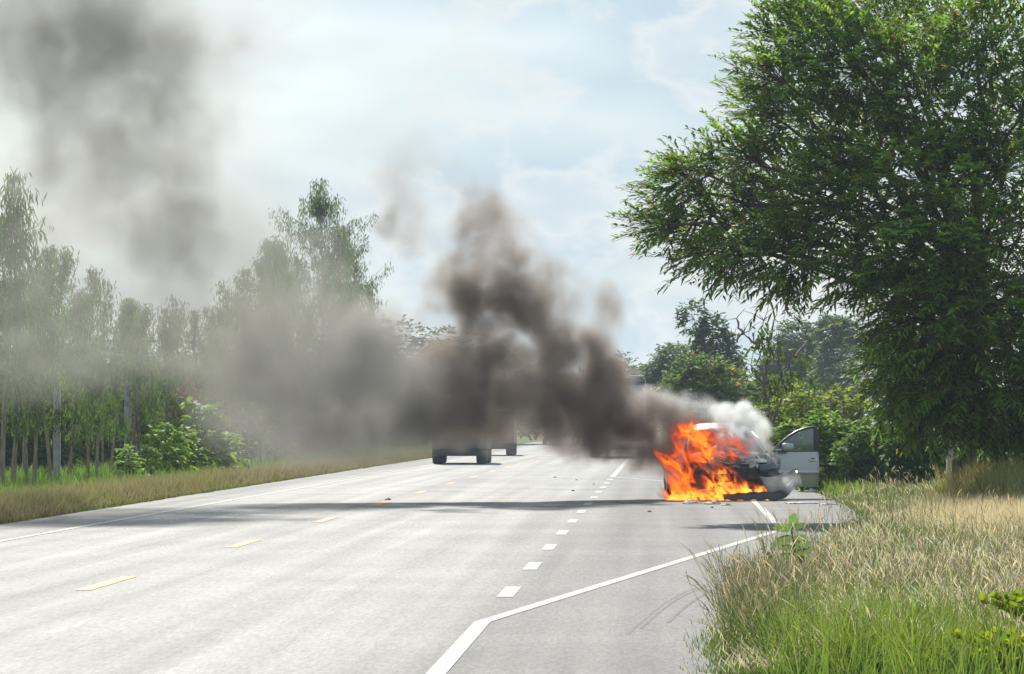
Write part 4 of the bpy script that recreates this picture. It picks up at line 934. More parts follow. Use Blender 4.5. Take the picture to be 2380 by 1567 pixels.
def bus(loc, rz):
    e = empty('stopped_bus', loc, rz); tag(e, 'tall bus stopped beyond the fire, only its roof corner and windscreen showing', 'bus', 'vehicles stopped behind the smoke')
    W, H, Lg = 2.45, 3.52, 10.5
    bev_box('body', (-W / 2, 0.10, 0.42), (W / 2, Lg, H - 0.02), M['bus_paint'], 0.16, e, 4)
    V, F, _ = sheet(lambda u, v: ((u - 0.5) * (W - 0.25), 0.07 - 0.10 * math.sin(math.pi * u) - 0.0, 1.25 + 1.75 * v), 14, 8)
    ob('windscreen', np_mesh('windscreen', V, F, M['dark_glass'], None, True), e)
    V, F, _ = sheet(lambda u, v: ((u - 0.5) * (W - 0.05) , -0.04 - 0.16 * math.sin(math.pi * u) ** 0.5 - 0.10 * math.sin(math.pi * v), H - 0.36 + 0.34 * v - 0.10 * abs(2 * u - 1) ** 6), 18, 8)
    solid(ob('roof_visor', np_mesh('roof_visor', V, F, M['truck_paint'], None, True), e), 0.03)
    bev_box('roof_cap', (-W / 2 + 0.06, -0.10, H - 0.015), (W / 2 - 0.06, 1.2, H + 0.05), M['bus_paint'], 0.03, e)
    bev_box('front_bumper', (-W / 2 + 0.02, -0.10, 0.35), (W / 2 - 0.02, 0.08, 0.72), M['bus_paint'], 0.04, e)
    for s in (-1, 1):
        bev_box('headlight', (s * 0.85 - 0.2, -0.02, 0.82), (s * 0.85 + 0.2, 0.09, 1.0), M['chrome'], 0.03, e)
        bev_box('wiper', (s * 0.45 - 0.42, -0.10, 1.28), (s * 0.45 + 0.3, -0.075, 1.30), M['black_plastic'], 0.004, e)
        bev_box('mirror', (s * (W / 2 + 0.14) - 0.08, -0.1, 2.2), (s * (W / 2 + 0.14) + 0.08, 0.0, 2.55), M['black_plastic'], 0.03, e)
        for k in range(5):
            x = s * (W / 2 + 0.004); bev_box('side_window', (min(x, x - s * 0.01), 1.2 + k * 1.75, 1.6), (max(x, x - s * 0.01), 2.75 + k * 1.75, 2.6), M['dark_glass'], 0.0, e)
        wheel(e, s * (W / 2 - 0.18), 2.2, 0.48, 0.3, 'steel'); wheel(e, s * (W / 2 - 0.22), 7.8, 0.48, 0.42, 'steel')
b = road(-1.9, 164, 0.02); bus(b, -math.atan(RS))

# ------------------------------------------------------------------ person standing behind the smoke
M['cloth_dark'] = principled('dark_trousers', (0.045, 0.055, 0.06), 0.85, noise=0.2, nscale=12)
M['shirt'] = principled('grey_shirt', (0.16, 0.16, 0.17), 0.85, noise=0.2, nscale=12)
M['skin'] = principled('skin', (0.30, 0.17, 0.11), 0.55)
M['hair'] = principled('hair', (0.012, 0.010, 0.009), 0.5)
def skinned(name, verts, edges, rad, m, parent, sub=2):
    me = bpy.data.meshes.new(name); me.from_pydata(verts, edges, []); me.materials.append(m); o = ob(name, me, parent)
    sk = o.modifiers.new('skin', 'SKIN')
    for k, r in enumerate(rad): me.skin_vertices[0].data[k].radius = (r, r)
    me.skin_vertices[0].data[0].use_root = True; sk.use_smooth_shade = True
    ss = o.modifiers.new('sub', 'SUBSURF'); ss.levels = sub; ss.render_levels = sub
    return o
pp = at(1404, 1064, 160); pe = empty('person', (pp.x, 160, 0.02)); tag(pe, 'person in dark trousers standing on the road, legs visible under the smoke', 'person')
skinned('body', [(0, 0, 0.95), (0, 0, 1.15), (0, 0, 1.38), (0, 0, 1.5), (0, -0.01, 1.62), (0, -0.01, 1.72), (-0.19, 0, 1.42), (-0.25, 0.02, 1.14), (-0.24, -0.08, 0.90), (-0.23, -0.1, 0.82), (0.19, 0, 1.42), (0.26, 0.02, 1.14), (0.25, -0.08, 0.90), (0.24, -0.1, 0.82),
                 (-0.10, 0, 0.88), (-0.11, -0.02, 0.50), (-0.11, 0.02, 0.09), (-0.12, -0.16, 0.045), (0.10, 0, 0.88), (0.12, -0.02, 0.50), (0.13, 0.02, 0.09), (0.16, -0.15, 0.045)],
        [(0, 1), (1, 2), (2, 3), (3, 4), (4, 5), (2, 6), (6, 7), (7, 8), (8, 9), (2, 10), (10, 11), (11, 12), (12, 13), (0, 14), (14, 15), (15, 16), (16, 17), (0, 18), (18, 19), (19, 20), (20, 21)],
        [0.15, 0.14, 0.15, 0.06, 0.10, 0.085, 0.065, 0.045, 0.035, 0.04, 0.065, 0.045, 0.035, 0.04, 0.095, 0.065, 0.045, 0.04, 0.095, 0.065, 0.045, 0.04], M['skin'], pe)
skinned('trousers', [(0, 0, 0.98), (-0.10, 0, 0.88), (-0.11, -0.02, 0.50), (-0.11, 0.02, 0.12), (0.10, 0, 0.88), (0.12, -0.02, 0.50), (0.13, 0.02, 0.12)], [(0, 1), (1, 2), (2, 3), (0, 4), (4, 5), (5, 6)], [0.165, 0.115, 0.085, 0.075, 0.115, 0.085, 0.075], M['cloth_dark'], pe)
skinned('shirt', [(0, 0, 0.95), (0, 0, 1.15), (0, 0, 1.40), (-0.19, 0, 1.42), (-0.25, 0.02, 1.16), (0.19, 0, 1.42), (0.26, 0.02, 1.16)], [(0, 1), (1, 2), (2, 3), (3, 4), (2, 5), (5, 6)], [0.175, 0.16, 0.165, 0.085, 0.065, 0.085, 0.065], M['shirt'], pe)
skinned('hair', [(0, 0.02, 1.68), (0, 0.0, 1.75)], [(0, 1)], [0.105, 0.085], M['hair'], pe)

# ------------------------------------------------------------------ debris on the road
M['white_flake'] = principled('burnt_flake', (0.60, 0.58, 0.54), 0.9, noise=0.3, nscale=9, bump=0.6)
M['dark_bit'] = principled('charred_bit', (0.025, 0.023, 0.022), 0.9)
def flake(name, px, py, w, h, m, label, grp, seed):
    D = CAMH * FPX / (py * 0.43025 - HZ); p = at(px, py, D); r = np.random.default_rng(seed)
    k = 9; V, F, _ = sheet(lambda u, v: ((u - 0.5) * w * (0.6 + 0.4 * math.sin(3.1 * v)), (v - 0.5) * w * 0.8 * (0.7 + 0.3 * math.cos(5 * u)), 0.006 + h * math.sin(3.1 * u) * math.sin(3.1 * v) * (0.6 + 0.4 * math.sin(9 * u + 5 * v + seed))), k, k)
    V = V + r.normal(0, 0.08 * h + 0.004, V.shape) * np.array([1, 1, 0.6]); V[:, 2] = V[:, 2].clip(0.005)
    o = ob(name, np_mesh(name, V, F, m), None, (p.x, D, 0.021), (0, 0, r.random() * 0.4)); solid(o, 0.006, 1); tag(o, label, 'debris', grp)
for j, (px, py, w, h, lab) in enumerate([(1608, 1174, 0.38, 0.09, 'widest pale ash flake lying on the road before the flames'), (1655, 1175, 0.34, 0.08, 'pale ash flake on the road, middle one before the flames'), (1688, 1178, 0.2, 0.04, 'small pale ash flake on the road nearest the bay line')]):
    flake('ash_flake', px, py, w, h, M['white_flake'], lab, 'burnt flakes on the road', 60 + j)
for j, (px, py, w, lab) in enumerate([(902, 1165, 0.20, 'dark charred lump on the yellow centre line'), (1290, 1112, 0.12, 'charred scrap on the lane left of the white marks, farthest away'), (1332, 1144, 0.12, 'small charred scrap beside the smoke shadow edge'), (1340, 1118, 0.08, 'tiny charred scrap between the white block marks'), (1380, 1128, 0.08, 'tiny charred scrap right of the white block marks'), (1510, 1193, 0.10, 'charred scrap on the open bay before the car'), (1655, 1183, 0.07, 'charred scrap beside the middle ash flake'), (1725, 1298, 0.05, 'dark pebble near the diagonal bay line')]):
    flake('charred_scrap', px, py, w * 0.6, w * 0.2, M['dark_bit'], lab, 'charred scraps on the road', 80 + j)
flake('plastic_shard', 1870, 1173, 0.75, 0.02, M['bus_paint'], 'long pale plastic shard lying by the fallen bumper', None, 95)
flake('plastic_shard', 1925, 1176, 0.4, 0.02, M['black_plastic'], 'black plastic shard at the asphalt edge right of the bumper', None, 96)
flake('paper_scrap', 1890, 1146, 0.25, 0.1, M['white_flake'], 'white scrap of litter in the grass beneath the open door', None, 97)
# ------------------------------------------------------------------ smoke and fire: density grids
_tab = np.random.default_rng(3).random((64, 64, 64)).astype(np.float32)
def vnoise(x, y, z):
    xi = np.floor(x).astype(np.int32); yi = np.floor(y).astype(np.int32); zi = np.floor(z).astype(np.int32)
    fx = (x - xi).astype(np.float32); fy = (y - yi).astype(np.float32); fz = (z - zi).astype(np.float32)
    fx = fx * fx * (3 - 2 * fx); fy = fy * fy * (3 - 2 * fy); fz = fz * fz * (3 - 2 * fz)
    x0 = xi & 63; x1 = (xi + 1) & 63; y0 = yi & 63; y1 = (yi + 1) & 63; z0 = zi & 63; z1 = (zi + 1) & 63
    T = _tab
    a = T[x0, y0, z0] * (1 - fx) + T[x1, y0, z0] * fx; b_ = T[x0, y1, z0] * (1 - fx) + T[x1, y1, z0] * fx
    c = T[x0, y0, z1] * (1 - fx) + T[x1, y0, z1] * fx; d = T[x0, y1, z1] * (1 - fx) + T[x1, y1, z1] * fx
    return (a * (1 - fy) + b_ * fy) * (1 - fz) + (c * (1 - fy) + d * fy) * fz
def fbm(x, y, z, o=4, g=0.5):
    s = 0; a = 1.0; t = 0
    for k in range(o):
        s = s + a * vnoise(x + 17.3 * k, y + 5.1 * k, z + 9.7 * k); t += a; a *= g; x = x * 2.03; y = y * 2.03; z = z * 2.03
    return s / t
def billow(x, y, z, o=4, g=0.5):
    s = 0; a = 1.0; t = 0
    for k in range(o):
        s = s + a * np.abs(2 * vnoise(x + 13.3 * k, y + 7.1 * k, z + 3.7 * k) - 1); t += a; a *= g; x = x * 2.07; y = y * 2.07; z = z * 2.07
    return s / t
def lattice(lo, hi, step):
    lo = np.array(lo, float); hi = np.array(hi, float); n = np.round((hi - lo) / step).astype(int) + 1; hi = lo + (n - 1) * step
    ax = [np.linspace(lo[k], hi[k], n[k], dtype=np.float32) for k in range(3)]
    X, Y, Z = np.meshgrid(*ax, indexing='ij')
    return lo, hi, n, X, Y, Z
def volume_object(name, lo, hi, n, dens, material, step):
    """a mesh that carries the grid values on its points; geometry nodes turn them into a fog volume"""
    flat = np.ascontiguousarray(dens, np.float32).ravel()
    me = bpy.data.meshes.new(name); me.vertices.add(len(flat))
    co = np.zeros((len(flat), 3), np.float32); co[:] = (np.array(lo) + np.array(hi)) / 2; me.vertices.foreach_set('co', co.ravel())
    me.attributes.new('amount', 'FLOAT', 'POINT').data.foreach_set('value', flat)
    me.materials.append(material)
    o = ob(name, me)
    g = bpy.data.node_groups.new(name + '_nodes', 'GeometryNodeTree')
    g.interface.new_socket('Geometry', in_out='INPUT', socket_type='NodeSocketGeometry'); g.interface.new_socket('Geometry', in_out='OUTPUT', socket_type='NodeSocketGeometry')
    l = g.links.new; gi = g.nodes.new('NodeGroupInput'); go = g.nodes.new('NodeGroupOutput')
    pos = g.nodes.new('GeometryNodeInputPosition')
    sub = g.nodes.new('ShaderNodeVectorMath'); sub.operation = 'SUBTRACT'; sub.inputs[1].default_value = tuple(lo)
    dv = g.nodes.new('ShaderNodeVectorMath'); dv.operation = 'SCALE'; dv.inputs['Scale'].default_value = 1.0 / step
    hf = g.nodes.new('ShaderNodeVectorMath'); hf.operation = 'ADD'; hf.inputs[1].default_value = (0.5, 0.5, 0.5)
    fl = g.nodes.new('ShaderNodeVectorMath'); fl.operation = 'FLOOR'
    sp = g.nodes.new('ShaderNodeSeparateXYZ')
    l(pos.outputs[0], sub.inputs[0]); l(sub.outputs[0], dv.inputs[0]); l(dv.outputs[0], hf.inputs[0]); l(hf.outputs[0], fl.inputs[0]); l(fl.outputs[0], sp.inputs[0])
    m1 = g.nodes.new('ShaderNodeMath'); m1.operation = 'MULTIPLY_ADD'; m1.inputs[1].default_value = float(n[1]); l(sp.outputs[0], m1.inputs[0]); l(sp.outputs[1], m1.inputs[2])
    m2 = g.nodes.new('ShaderNodeMath'); m2.operation = 'MULTIPLY_ADD'; m2.inputs[1].default_value = float(n[2]); l(m1.outputs[0], m2.inputs[0]); l(sp.outputs[2], m2.inputs[2])
    fi = g.nodes.new('FunctionNodeFloatToInt'); fi.rounding_mode = 'ROUND'; l(m2.outputs[0], fi.inputs[0])
    at_ = g.nodes.new('GeometryNodeInputNamedAttribute'); at_.data_type = 'FLOAT'; at_.inputs[0].default_value = 'amount'
    si = g.nodes.new('GeometryNodeSampleIndex'); si.data_type = 'FLOAT'; si.domain = 'POINT'; si.clamp = True
    l(gi.outputs[0], si.inputs['Geometry']); l(at_.outputs[0], si.inputs['Value']); l(fi.outputs[0], si.inputs['Index'])
    vc = g.nodes.new('GeometryNodeVolumeCube'); vc.inputs['Min'].default_value = tuple(lo); vc.inputs['Max'].default_value = tuple(hi)
    for k, ax in enumerate('XYZ'): vc.inputs['Resolution ' + ax].default_value = int(n[k])
    l(si.outputs[0], vc.inputs['Density'])
    sm = g.nodes.new('GeometryNodeSetMaterial'); sm.inputs['Material'].default_value = material
    l(vc.outputs[0], sm.inputs[0]); l(sm.outputs[0], go.inputs[0])
    md = o.modifiers.new('grid', 'NODES'); md.node_group = g
    return o
def smoke_mat(name, col, aniso, k=1.0):
    m, t = mat(name)
    v = N(t, 'ShaderNodeVolumePrincipled'); v.inputs['Color'].default_value = (*col, 1); v.inputs['Anisotropy'].default_value = aniso; v.inputs['Density'].default_value = k
    o = N(t, 'ShaderNodeOutputMaterial'); t.links.new(v.outputs[0], o.inputs['Volume'])
    m.cycles.volume_sampling = 'MULTIPLE_IMPORTANCE' if hasattr(m.cycles, 'volume_sampling') else m.cycles.volume_sampling
    return m
PX = 1024 / 2380 / FPX
def plumeD(x): return 76.0 - max(0, (1480 - x)) / 1480 * 7.0
def puff_field(X, Y, Z, puffs, warp, wscale):
    wx = (fbm(X * wscale, Y * wscale, Z * wscale, 4) - 0.5) * 2 * warp
    wz = (fbm(X * wscale + 31, Y * wscale + 7, Z * wscale + 3, 4) - 0.5) * 2 * warp
    Xw = X + wx; Zw = Z + wz; Yw = Y + (wx - wz) * 0.6
    out = np.zeros_like(X)
    for p in puffs:
        px, py, r, a = p[:4]; D = plumeD(px) + (p[4] if len(p) > 4 else 0); asp = p[5] if len(p) > 5 else 1.0
        c = at(px, py, D); rm = r * PX * D
        # only the slab that the puff can reach
        ax = X[:, 0, 0]; i0, i1 = np.searchsorted(ax, [c.x - rm * asp - warp, c.x + rm * asp + warp]); az = Z[0, 0, :]; k0, k1 = np.searchsorted(az, [c.z - rm - warp, c.z + rm + warp])
        if i1 <= i0 or k1 <= k0: continue
        s = (slice(i0, i1), slice(None), slice(k0, k1))
        q = ((Xw[s] - c.x) / (rm * asp)) ** 2 + ((Yw[s] - D) / (rm * 1.05)) ** 2 + ((Zw[s] - c.z) / rm) ** 2
        out[s] += a * (1 - q).clip(0, 1) ** 1.3
    return out
# (px, py, radius px, density per metre, depth offset, width stretch) read off the photograph, 2380 wide
DARK = [(1400, 880, 75, 1.9), (1345, 930, 80, 1.9), (1420, 965, 65, 2.2), (1360, 800, 65, 1.1), (1375, 1015, 55, 1.9), (1100, 900, 110, 0.8), (1290, 965, 95, 1.6), (1285, 870, 105, 2.2), (1395, 850, 70, 1.4), (1350, 1030, 55, 1.5), (1345, 1062, 28, 1.4), (1200, 900, 120, 1.1), (1240, 1000, 70, 1.1), (1140, 960, 110, 0.95), (1060, 1000, 90, 0.75, 0, 1.3), (1050, 960, 120, 0.5), (1060, 1005, 75, 0.8), (480, 150, 140, 0.16), (540, 420, 150, 0.12), (600, 90, 90, 0.12), (450, 40, 130, 0.2), (220, 110, 250, 0.16), (380, 290, 190, 0.10), (120, 360, 240, 0.07), (300, 450, 230, 0.08), (480, 560, 200, 0.08), (700, 880, 220, 0.16), (900, 880, 200, 0.22), (540, 900, 180, 0.12), (820, 1000, 120, 0.2, 0, 1.5), (960, 1010, 90, 0.45), (1160, 780, 110, 1.1), (1120, 700, 75, 1.2),
        (1230, 690, 85, 1.1), (1270, 760, 60, 1.0), (1125, 620, 95, 1.0), (1190, 570, 75, 0.8), (1110, 490, 75, 0.9), (1160, 470, 50, 0.7), (1075, 570, 60, 0.5), (1330, 720, 75, 0.35), (1410, 705, 50, 0.38), (1380, 770, 70, 0.5), (1450, 890, 50, 0.8), (1410, 930, 50, 0.9), (1380, 800, 60, 0.6), (1040, 660, 70, 0.5), (1000, 720, 70, 0.4),
        (885, 520, 38, 1.8), (940, 520, 55, 0.7, 0, 1.5), (960, 420, 80, 0.4), (880, 460, 65, 0.3), (1040, 430, 60, 0.25),
        (1050, 860, 130, 0.62), (960, 930, 130, 0.55), (870, 960, 130, 0.5), (800, 870, 150, 0.38), (880, 800, 130, 0.4), (730, 960, 120, 0.33), (700, 800, 170, 0.30), (620, 900, 120, 0.30), (560, 780, 170, 0.26), (470, 870, 110, 0.22), (420, 730, 170, 0.22), (520, 980, 70, 0.14),
        (800, 1020, 110, 0.33, 0, 1.4), (930, 1040, 80, 0.42, 0, 1.5), (1150, 1050, 45, 0.42, 0, 1.8), (650, 1020, 70, 0.14, 0, 1.5), (300, 800, 150, 0.20), (180, 820, 130, 0.2), (90, 760, 170, 0.22), (-20, 820, 130, 0.2), (250, 640, 170, 0.17), (100, 600, 150, 0.15),
        (640, 640, 140, 0.18), (540, 560, 150, 0.2), (720, 600, 110, 0.12), (420, 560, 150, 0.22), (330, 470, 150, 0.26), (250, 360, 170, 0.26), (420, 400, 120, 0.22), (470, 300, 90, 0.22), (350, 270, 130, 0.26), (180, 250, 150, 0.26), (90, 130, 170, 0.34), (260, 110, 170, 0.40), (390, 120, 110, 0.38), (200, 0, 180, 0.36), (40, -20, 160, 0.3), (350, -40, 160, 0.34),
        (60, 350, 140, 0.14), (120, 460, 140, 0.14), (560, 60, 70, 0.14), (510, 130, 70, 0.12), (590, 330, 80, 0.09), (600, 440, 90, 0.10), (-60, 200, 150, 0.25), (-40, 60, 150, 0.28), (-60, 600, 140, 0.16)]
DARK = [(p[0], p[1], p[2] * (1.2 if p[0] < 750 else 1.2 if p[1] < 720 else 1.0), p[3] * (0.76 if p[0] < 650 and p[1] < 600 else 0.62 if p[0] < 480 else 0.85 if p[0] < 750 else 1.1 if p[0] < 1000 else 1.7 if p[1] < 720 else 1.1), *p[4:]) for p in DARK]
FRESH = [p for p in DARK if p[0] > 985] + [(1060, 640, 65, 0.9), (1180, 655, 80, 1.2), (1255, 625, 55, 0.7), (1060, 505, 55, 0.6), (1205, 505, 50, 0.55), (1150, 425, 45, 0.4), (1080, 440, 50, 0.5), (1340, 690, 55, 0.5), (1425, 690, 42, 0.6), (1440, 745, 38, 0.5), (1400, 790, 50, 0.8), (1300, 660, 50, 0.5), (1250, 740, 80, 0.9), (1200, 720, 80, 0.9), (1300, 810, 80, 1.1), (1150, 860, 90, 0.9), (1040, 930, 110, 0.8), (1040, 830, 90, 0.5), (1000, 985, 90, 0.8), (1110, 1010, 70, 0.8)]
OLD = [p for p in DARK if p[0] <= 985]
step = 0.062
lo, hi, n, X, Y, Z = lattice((-3.7, 69.8, 0.03), (4.5, 79.6, 8.4), step)
f = puff_field(X, Y, Z, FRESH, 0.55, 0.85)
q1 = (fbm(X * 1.5 + 3, Y * 1.5, Z * 1.5, 3) - 0.5) * 0.75; q2 = (fbm(X * 1.5 + 53, Y * 1.5, Z * 1.5 + 9, 3) - 0.5) * 0.75
bil = billow((X + q1) * 1.05, (Y + q2) * 1.05, (Z + q2) * 1.05, 4, 0.6); det = fbm((X + q2) * 3.0, Y * 3.0, (Z + q1) * 3.0, 3, 0.6)
d = f * (0.08 + 2.7 * bil) * (0.10 + 1.9 * (det - 0.15).clip(0, 1)) * 1.1
d = np.maximum(0, d - 0.05) * 2.45 * np.interp(Z, [3.2, 5.5], [1.0, 0.62])
d *= ((Z - 0.35) / 0.6).clip(0, 1)
FG = (lo, hi, n, d, step)
step = 0.10
lo, hi, n, X, Y, Z = lattice((-11.7, 64.5, 0.03), (0.6, 78.0, 11.5), step)
f = puff_field(X, Y, Z, OLD, 0.75, 0.62)
q1 = (fbm(X * 1.3 + 3, Y * 1.3, Z * 1.3, 3) - 0.5) * 0.8; q2 = (fbm(X * 1.3 + 53, Y * 1.3, Z * 1.3 + 9, 3) - 0.5) * 0.8
bil = billow((X + q1) * 0.8, (Y + q2) * 0.8, (Z + q2) * 0.8, 4, 0.6); det = fbm((X + q2) * 2.6, Y * 2.6, (Z + q1) * 2.6, 3, 0.6)
d = f * ((0.10 + 2.6 * bil) * (0.10 + 1.8 * (det - 0.15).clip(0, 1)) * 0.95 + 0.17)
d = np.maximum(0, d - 0.016) * 2.35
d *= ((Z - 0.35) / 0.6).clip(0, 1)
M['smoke'] = smoke_mat('dark_smoke', (0.58, 0.52, 0.47), 0.15)
t = M['smoke'].node_tree; pv = [k for k in t.nodes if k.type == 'PRINCIPLED_VOLUME'][0]     # thin old smoke is paler and bluer than the fresh dense soot
sa = N(t, 'ShaderNodeAttribute', attribute_name='density'); sr = N(t, 'ShaderNodeValToRGB')
sr.color_ramp.elements[0].position = 0.0; sr.color_ramp.elements[0].color = (0.52, 0.55, 0.565, 1); sr.color_ramp.elements[1].position = 1.0; sr.color_ramp.elements[1].color = (0.52, 0.445, 0.39, 1)
q_ = sr.color_ramp.elements.new(0.35); q_.color = (0.55, 0.525, 0.495, 1)
t.links.new(sa.outputs['Fac'], sr.inputs[0]); t.links.new(sr.outputs[0], pv.inputs['Color'])
tag(volume_object('smoke', FG[0], FG[1], FG[2], FG[3], M['smoke'], FG[4]), 'billowing brown-grey smoke column leaning left above the road', 'smoke', kind='stuff')
M['old_smoke'] = smoke_mat('drifting_smoke', (0.61, 0.585, 0.55), 0.1)
tag(volume_object('drifting_smoke', lo, hi, n, d, M['old_smoke'], step), 'pale drifting smoke bank over the left trees and sky', 'smoke', kind='stuff')
# thick smoke pouring out of the engine bay, finer grid
NEAR = [(1400, 1052, 38, 2.2), (1445, 1062, 30, 2.2), (1375, 1045, 35, 1.8), (1520, 1050, 60, 3.2), (1560, 1010, 55, 2.6), (1470, 1010, 65, 3.6), (1440, 970, 60, 3.0), (1500, 960, 60, 2.4), (1540, 950, 50, 1.6), (1420, 1040, 40, 2.2), (1380, 1000, 60, 2.4), (1480, 1075, 35, 2.4), (1570, 1080, 40, 3.0), (1590, 960, 45, 1.6), (1440, 920, 45, 0.9), (1350, 985, 60, 1.8), (1620, 985, 45, 1.2), (1545, 1110, 25, 0.8), (1760, 1030, 45, 1.2, 0.8), (1790, 1060, 25, 0.9, 0.4), (1740, 1060, 40, 1.0), (1330, 1050, 40, 1.5)]
step2 = 0.045
lo, hi, n, X, Y, Z = lattice((0.6, 73.2, 0.03), (5.6, 78.6, 2.6), step2)
f = puff_field(X, Y, Z, NEAR, 0.22, 1.9)
d = f * (0.30 + 2.0 * billow(X * 2.2, Y * 2.2, Z * 2.2, 4, 0.55)) * (0.6 + 0.8 * fbm(X * 5, Y * 5, Z * 5, 3))
d = np.maximum(0, d - 0.05) * 1.9; d *= ((Z - 0.25) / 0.35).clip(0, 1)
M['thick_smoke'] = smoke_mat('thick_smoke', (0.44, 0.375, 0.34), 0.3)
tag(volume_object('engine_smoke', lo, hi, n, d, M['thick_smoke'], step2), 'thick dark smoke pouring from the burning engine bay', 'smoke', kind='stuff')
# pale steam over the roof, bonnet and round the fallen bumper
STEAM = [(1680, 965, 45, 1.5), (1730, 965, 38, 2.4), (1760, 990, 30, 2.0), (1700, 1000, 45, 1.2), (1770, 1020, 25, 1.6), (1640, 950, 42, 0.5), (1590, 940, 42, 0.4), (1540, 925, 42, 0.35), (1500, 915, 42, 0.3), (1690, 1040, 40, 0.8), (1740, 1040, 35, 1.4, -0.5), (1785, 1045, 20, 2.0, -0.3), (1770, 1005, 30, 1.6, 0.3), (1700, 1025, 40, 1.2, 0.2), (1370, 935, 45, 0.9), (1400, 920, 45, 0.6), (1845, 1118, 18, 2.2, -1.6), (1830, 1128, 24, 2.6, -1.7), (1838, 1145, 18, 2.6, -1.7), (1800, 1125, 25, 1.0, -1.75), (1795, 1085, 25, 0.9), (1730, 940, 22, 1.0)]
lo, hi, n, X, Y, Z = lattice((1.0, 73.2, 0.05), (6.6, 78.4, 2.3), step2)
f = puff_field(X, Y, Z, STEAM, 0.14, 2.4)
d = f * (0.15 + 2.2 * billow(X * 2.6, Y * 2.6, Z * 2.6, 4, 0.55)) * (0.2 + 1.6 * fbm(X * 6, Y * 6, Z * 6, 3)); d = np.maximum(0, d - 0.04) * 2.8
M['steam'] = smoke_mat('pale_smoke', (0.93, 0.935, 0.93), 0.35)
tag(volume_object('pale_smoke', lo, hi, n, d, M['steam'], step2), 'white smoke and steam over the roof and fallen bumper', 'smoke', kind='stuff')

# ---- flames
step3 = 0.022
lo, hi, n, X, Y, Z = lattice((2.55, 73.35, 0.03), (5.85, 75.9, 1.75), step3)
FL = [(1575, 1060, 45, 0.8, -1.0), (1615, 1075, 50, 0.9, -1.1), (1680, 1030, 32, 0.45, -0.7), (1560, 1130, 35, 0.8, -1.3), (1700, 1070, 40, 0.7, -1.0),   # px, py, radius, amount, depth offset, stretch
    (1640, 1150, 55, 1.5, -1.4, 1.7), (1600, 1140, 45, 1.3, -1.3, 1.2), (1570, 1110, 40, 1.0, -1.2), (1540, 1085, 30, 0.8, -1.1), (1630, 1100, 55, 1.2, -1.2), (1660, 1060, 50, 1.1, -1.0), (1610, 1050, 45, 1.0, -1.0), (1590, 1020, 35, 0.9, -0.8), (1600, 1000, 25, 0.8, -0.6), (1660, 1010, 35, 0.8, -0.7), (1690, 1040, 35, 0.8, -0.8), (1640, 1030, 40, 0.9, -0.8),
    (1690, 1100, 35, 0.9, -1.2), (1710, 1120, 28, 0.9, -1.25, 1.4), (1740, 1152, 24, 1.3, -1.45, 2.0), (1700, 1157, 24, 1.3, -1.4, 2.0), (1770, 1145, 16, 1.1, -1.45, 1.4), (1725, 1035, 14, 0.4, -0.4), (1745, 1020, 12, 0.7, -0.3), (1780, 1070, 9, 0.8, -0.6, 1.8), (1625, 985, 18, 0.6, -0.4), (1720, 1108, 12, 0.9, -1.3, 2.6), (1610, 960, 14, 0.35, -0.3), (1690, 1075, 30, 0.7, -1.0), (1650, 1125, 60, 0.8, -1.3)]
# upward, leftward flow: shear then stretch the noise along it
Xs = X + 0.55 * Z; zs = Z * 0.62
wx = (fbm(Xs * 3.0, Y * 1.0, zs * 3.0, 3) - 0.5) * 0.55; wz = (fbm(Xs * 3.0 + 40, Y * 1.0, zs * 3.0 + 11, 3) - 0.5) * 0.7
f = np.zeros_like(X)
for p in FL:
    D = 76.0 + p[4]; c = at(p[0], p[1], D); rm = 1.22 * p[2] * PX * D; asp = p[5] if len(p) > 5 else 1.0
    q = ((X + wx * 0.45 - c.x) / (rm * asp)) ** 2 + ((Y - D) / (rm * 0.8 + 0.08)) ** 2 + ((Z + wz * 0.5 - c.z) / (rm * 1.15)) ** 2
    f += p[3] * (1 - q).clip(0, 1)
wx2 = wx * 0.5 + (fbm(Xs * 8 + 5, Y * 2, zs * 8, 3) - 0.5) * 0.22; wz2 = wz * 0.3 + (fbm(Xs * 8 + 25, Y * 2, zs * 8 + 9, 3) - 0.5) * 0.2
rid = 1 - np.abs(2 * fbm((Xs + wx2) * 8.5, Y * 0.8, (zs + wz2) * 8.5, 4, 0.6) - 1) * 2.6
det = fbm((Xs + wx2) * 3.2 + 8, Y * 0.6, (zs + wz2) * 3.2, 3)
flame = (f.clip(0, 1.25)) * (0.08 + 1.15 * rid.clip(0, 1) ** 1.4) * (0.06 + 2.9 * (det - 0.33).clip(0, 1))
flame = np.maximum(0, flame - 0.03) * 1.25
heat = 0.85 + 1.2 * np.exp(-((Z - 0.1) / 0.28) ** 2)      # hottest, yellow, close to the ground
flame *= heat
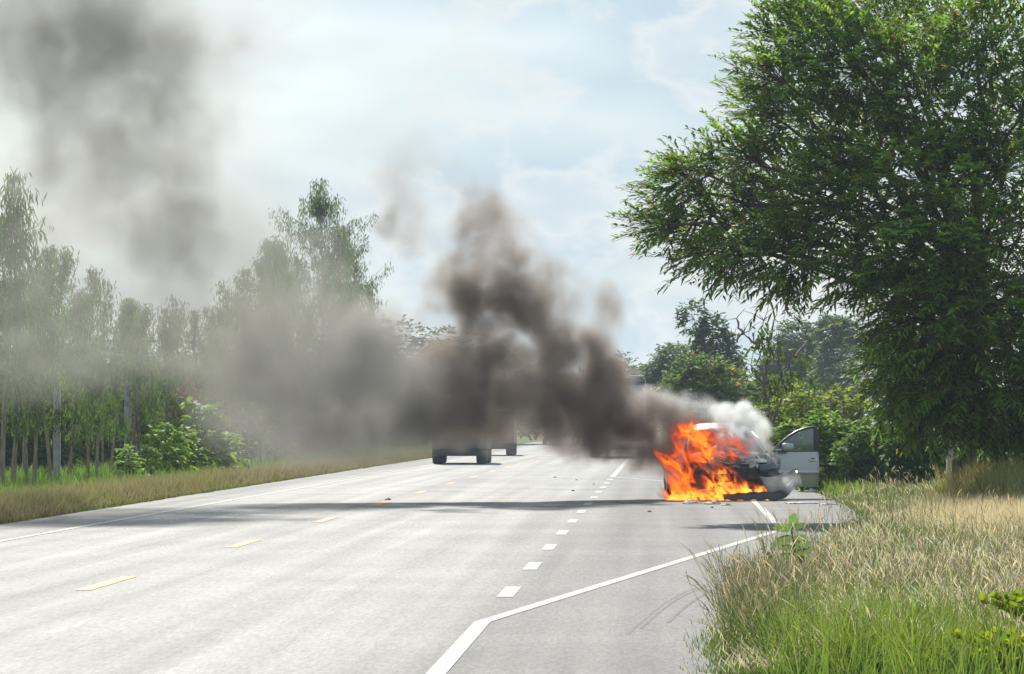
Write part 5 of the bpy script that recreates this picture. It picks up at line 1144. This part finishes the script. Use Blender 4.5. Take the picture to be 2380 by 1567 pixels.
def fire_mat():
    m, t = mat('flame'); l = t.links.new
    a = N(t, 'ShaderNodeAttribute', attribute_name='density')
    rp = N(t, 'ShaderNodeValToRGB'); r = rp.color_ramp
    r.elements[0].position = 0.0; r.elements[0].color = (0.35, 0.012, 0.001, 1); r.elements[1].position = 1.0; r.elements[1].color = (1.0, 0.52, 0.06, 1)
    e1 = r.elements.new(0.25); e1.color = (1.0, 0.085, 0.004, 1); e2 = r.elements.new(0.55); e2.color = (1.0, 0.21, 0.008, 1)
    pw = N(t, 'ShaderNodeMath', operation='POWER'); pw.inputs[1].default_value = 1.55; l(a.outputs['Fac'], pw.inputs[0])
    st = N(t, 'ShaderNodeMath', operation='MULTIPLY'); st.inputs[1].default_value = 6.0; l(pw.outputs[0], st.inputs[0])
    dn = N(t, 'ShaderNodeMath', operation='MULTIPLY'); dn.inputs[1].default_value = 6.0; l(a.outputs['Fac'], dn.inputs[0])
    v = N(t, 'ShaderNodeVolumePrincipled'); v.inputs['Color'].default_value = (0.08, 0.03, 0.015, 1); v.inputs['Density Attribute'].default_value = ''
    o = N(t, 'ShaderNodeOutputMaterial')
    sc_ = N(t, 'ShaderNodeMath', operation='MULTIPLY'); sc_.inputs[1].default_value = 0.62; l(a.outputs['Fac'], sc_.inputs[0]); l(sc_.outputs[0], rp.inputs[0]); l(rp.outputs[0], v.inputs['Emission Color']); l(st.outputs[0], v.inputs['Emission Strength']); l(dn.outputs[0], v.inputs['Density']); l(v.outputs[0], o.inputs['Volume'])
    return m
M['flame'] = fire_mat()
tag(volume_object('flames', lo, hi, n, flame, M['flame'], step3), 'orange and yellow flames leaping from the front of the car', 'fire', kind='stuff')

# ------------------------------------------------------------------ thin haze in the air
V, F, _ = boxv((-1520, -60, -1.0), (1520, 4020, 16.0))
hm, t = mat('haze'); v = N(t, 'ShaderNodeVolumePrincipled'); v.inputs['Color'].default_value = (0.72, 0.84, 1.0, 1); v.inputs['Density'].default_value = 0.0003; v.inputs['Anisotropy'].default_value = 0.2
o_ = N(t, 'ShaderNodeOutputMaterial'); t.links.new(v.outputs[0], o_.inputs['Volume'])
tag(ob('haze', np_mesh('haze', V, F, hm)), 'thin pale summer haze filling the air', 'haze', kind='stuff')
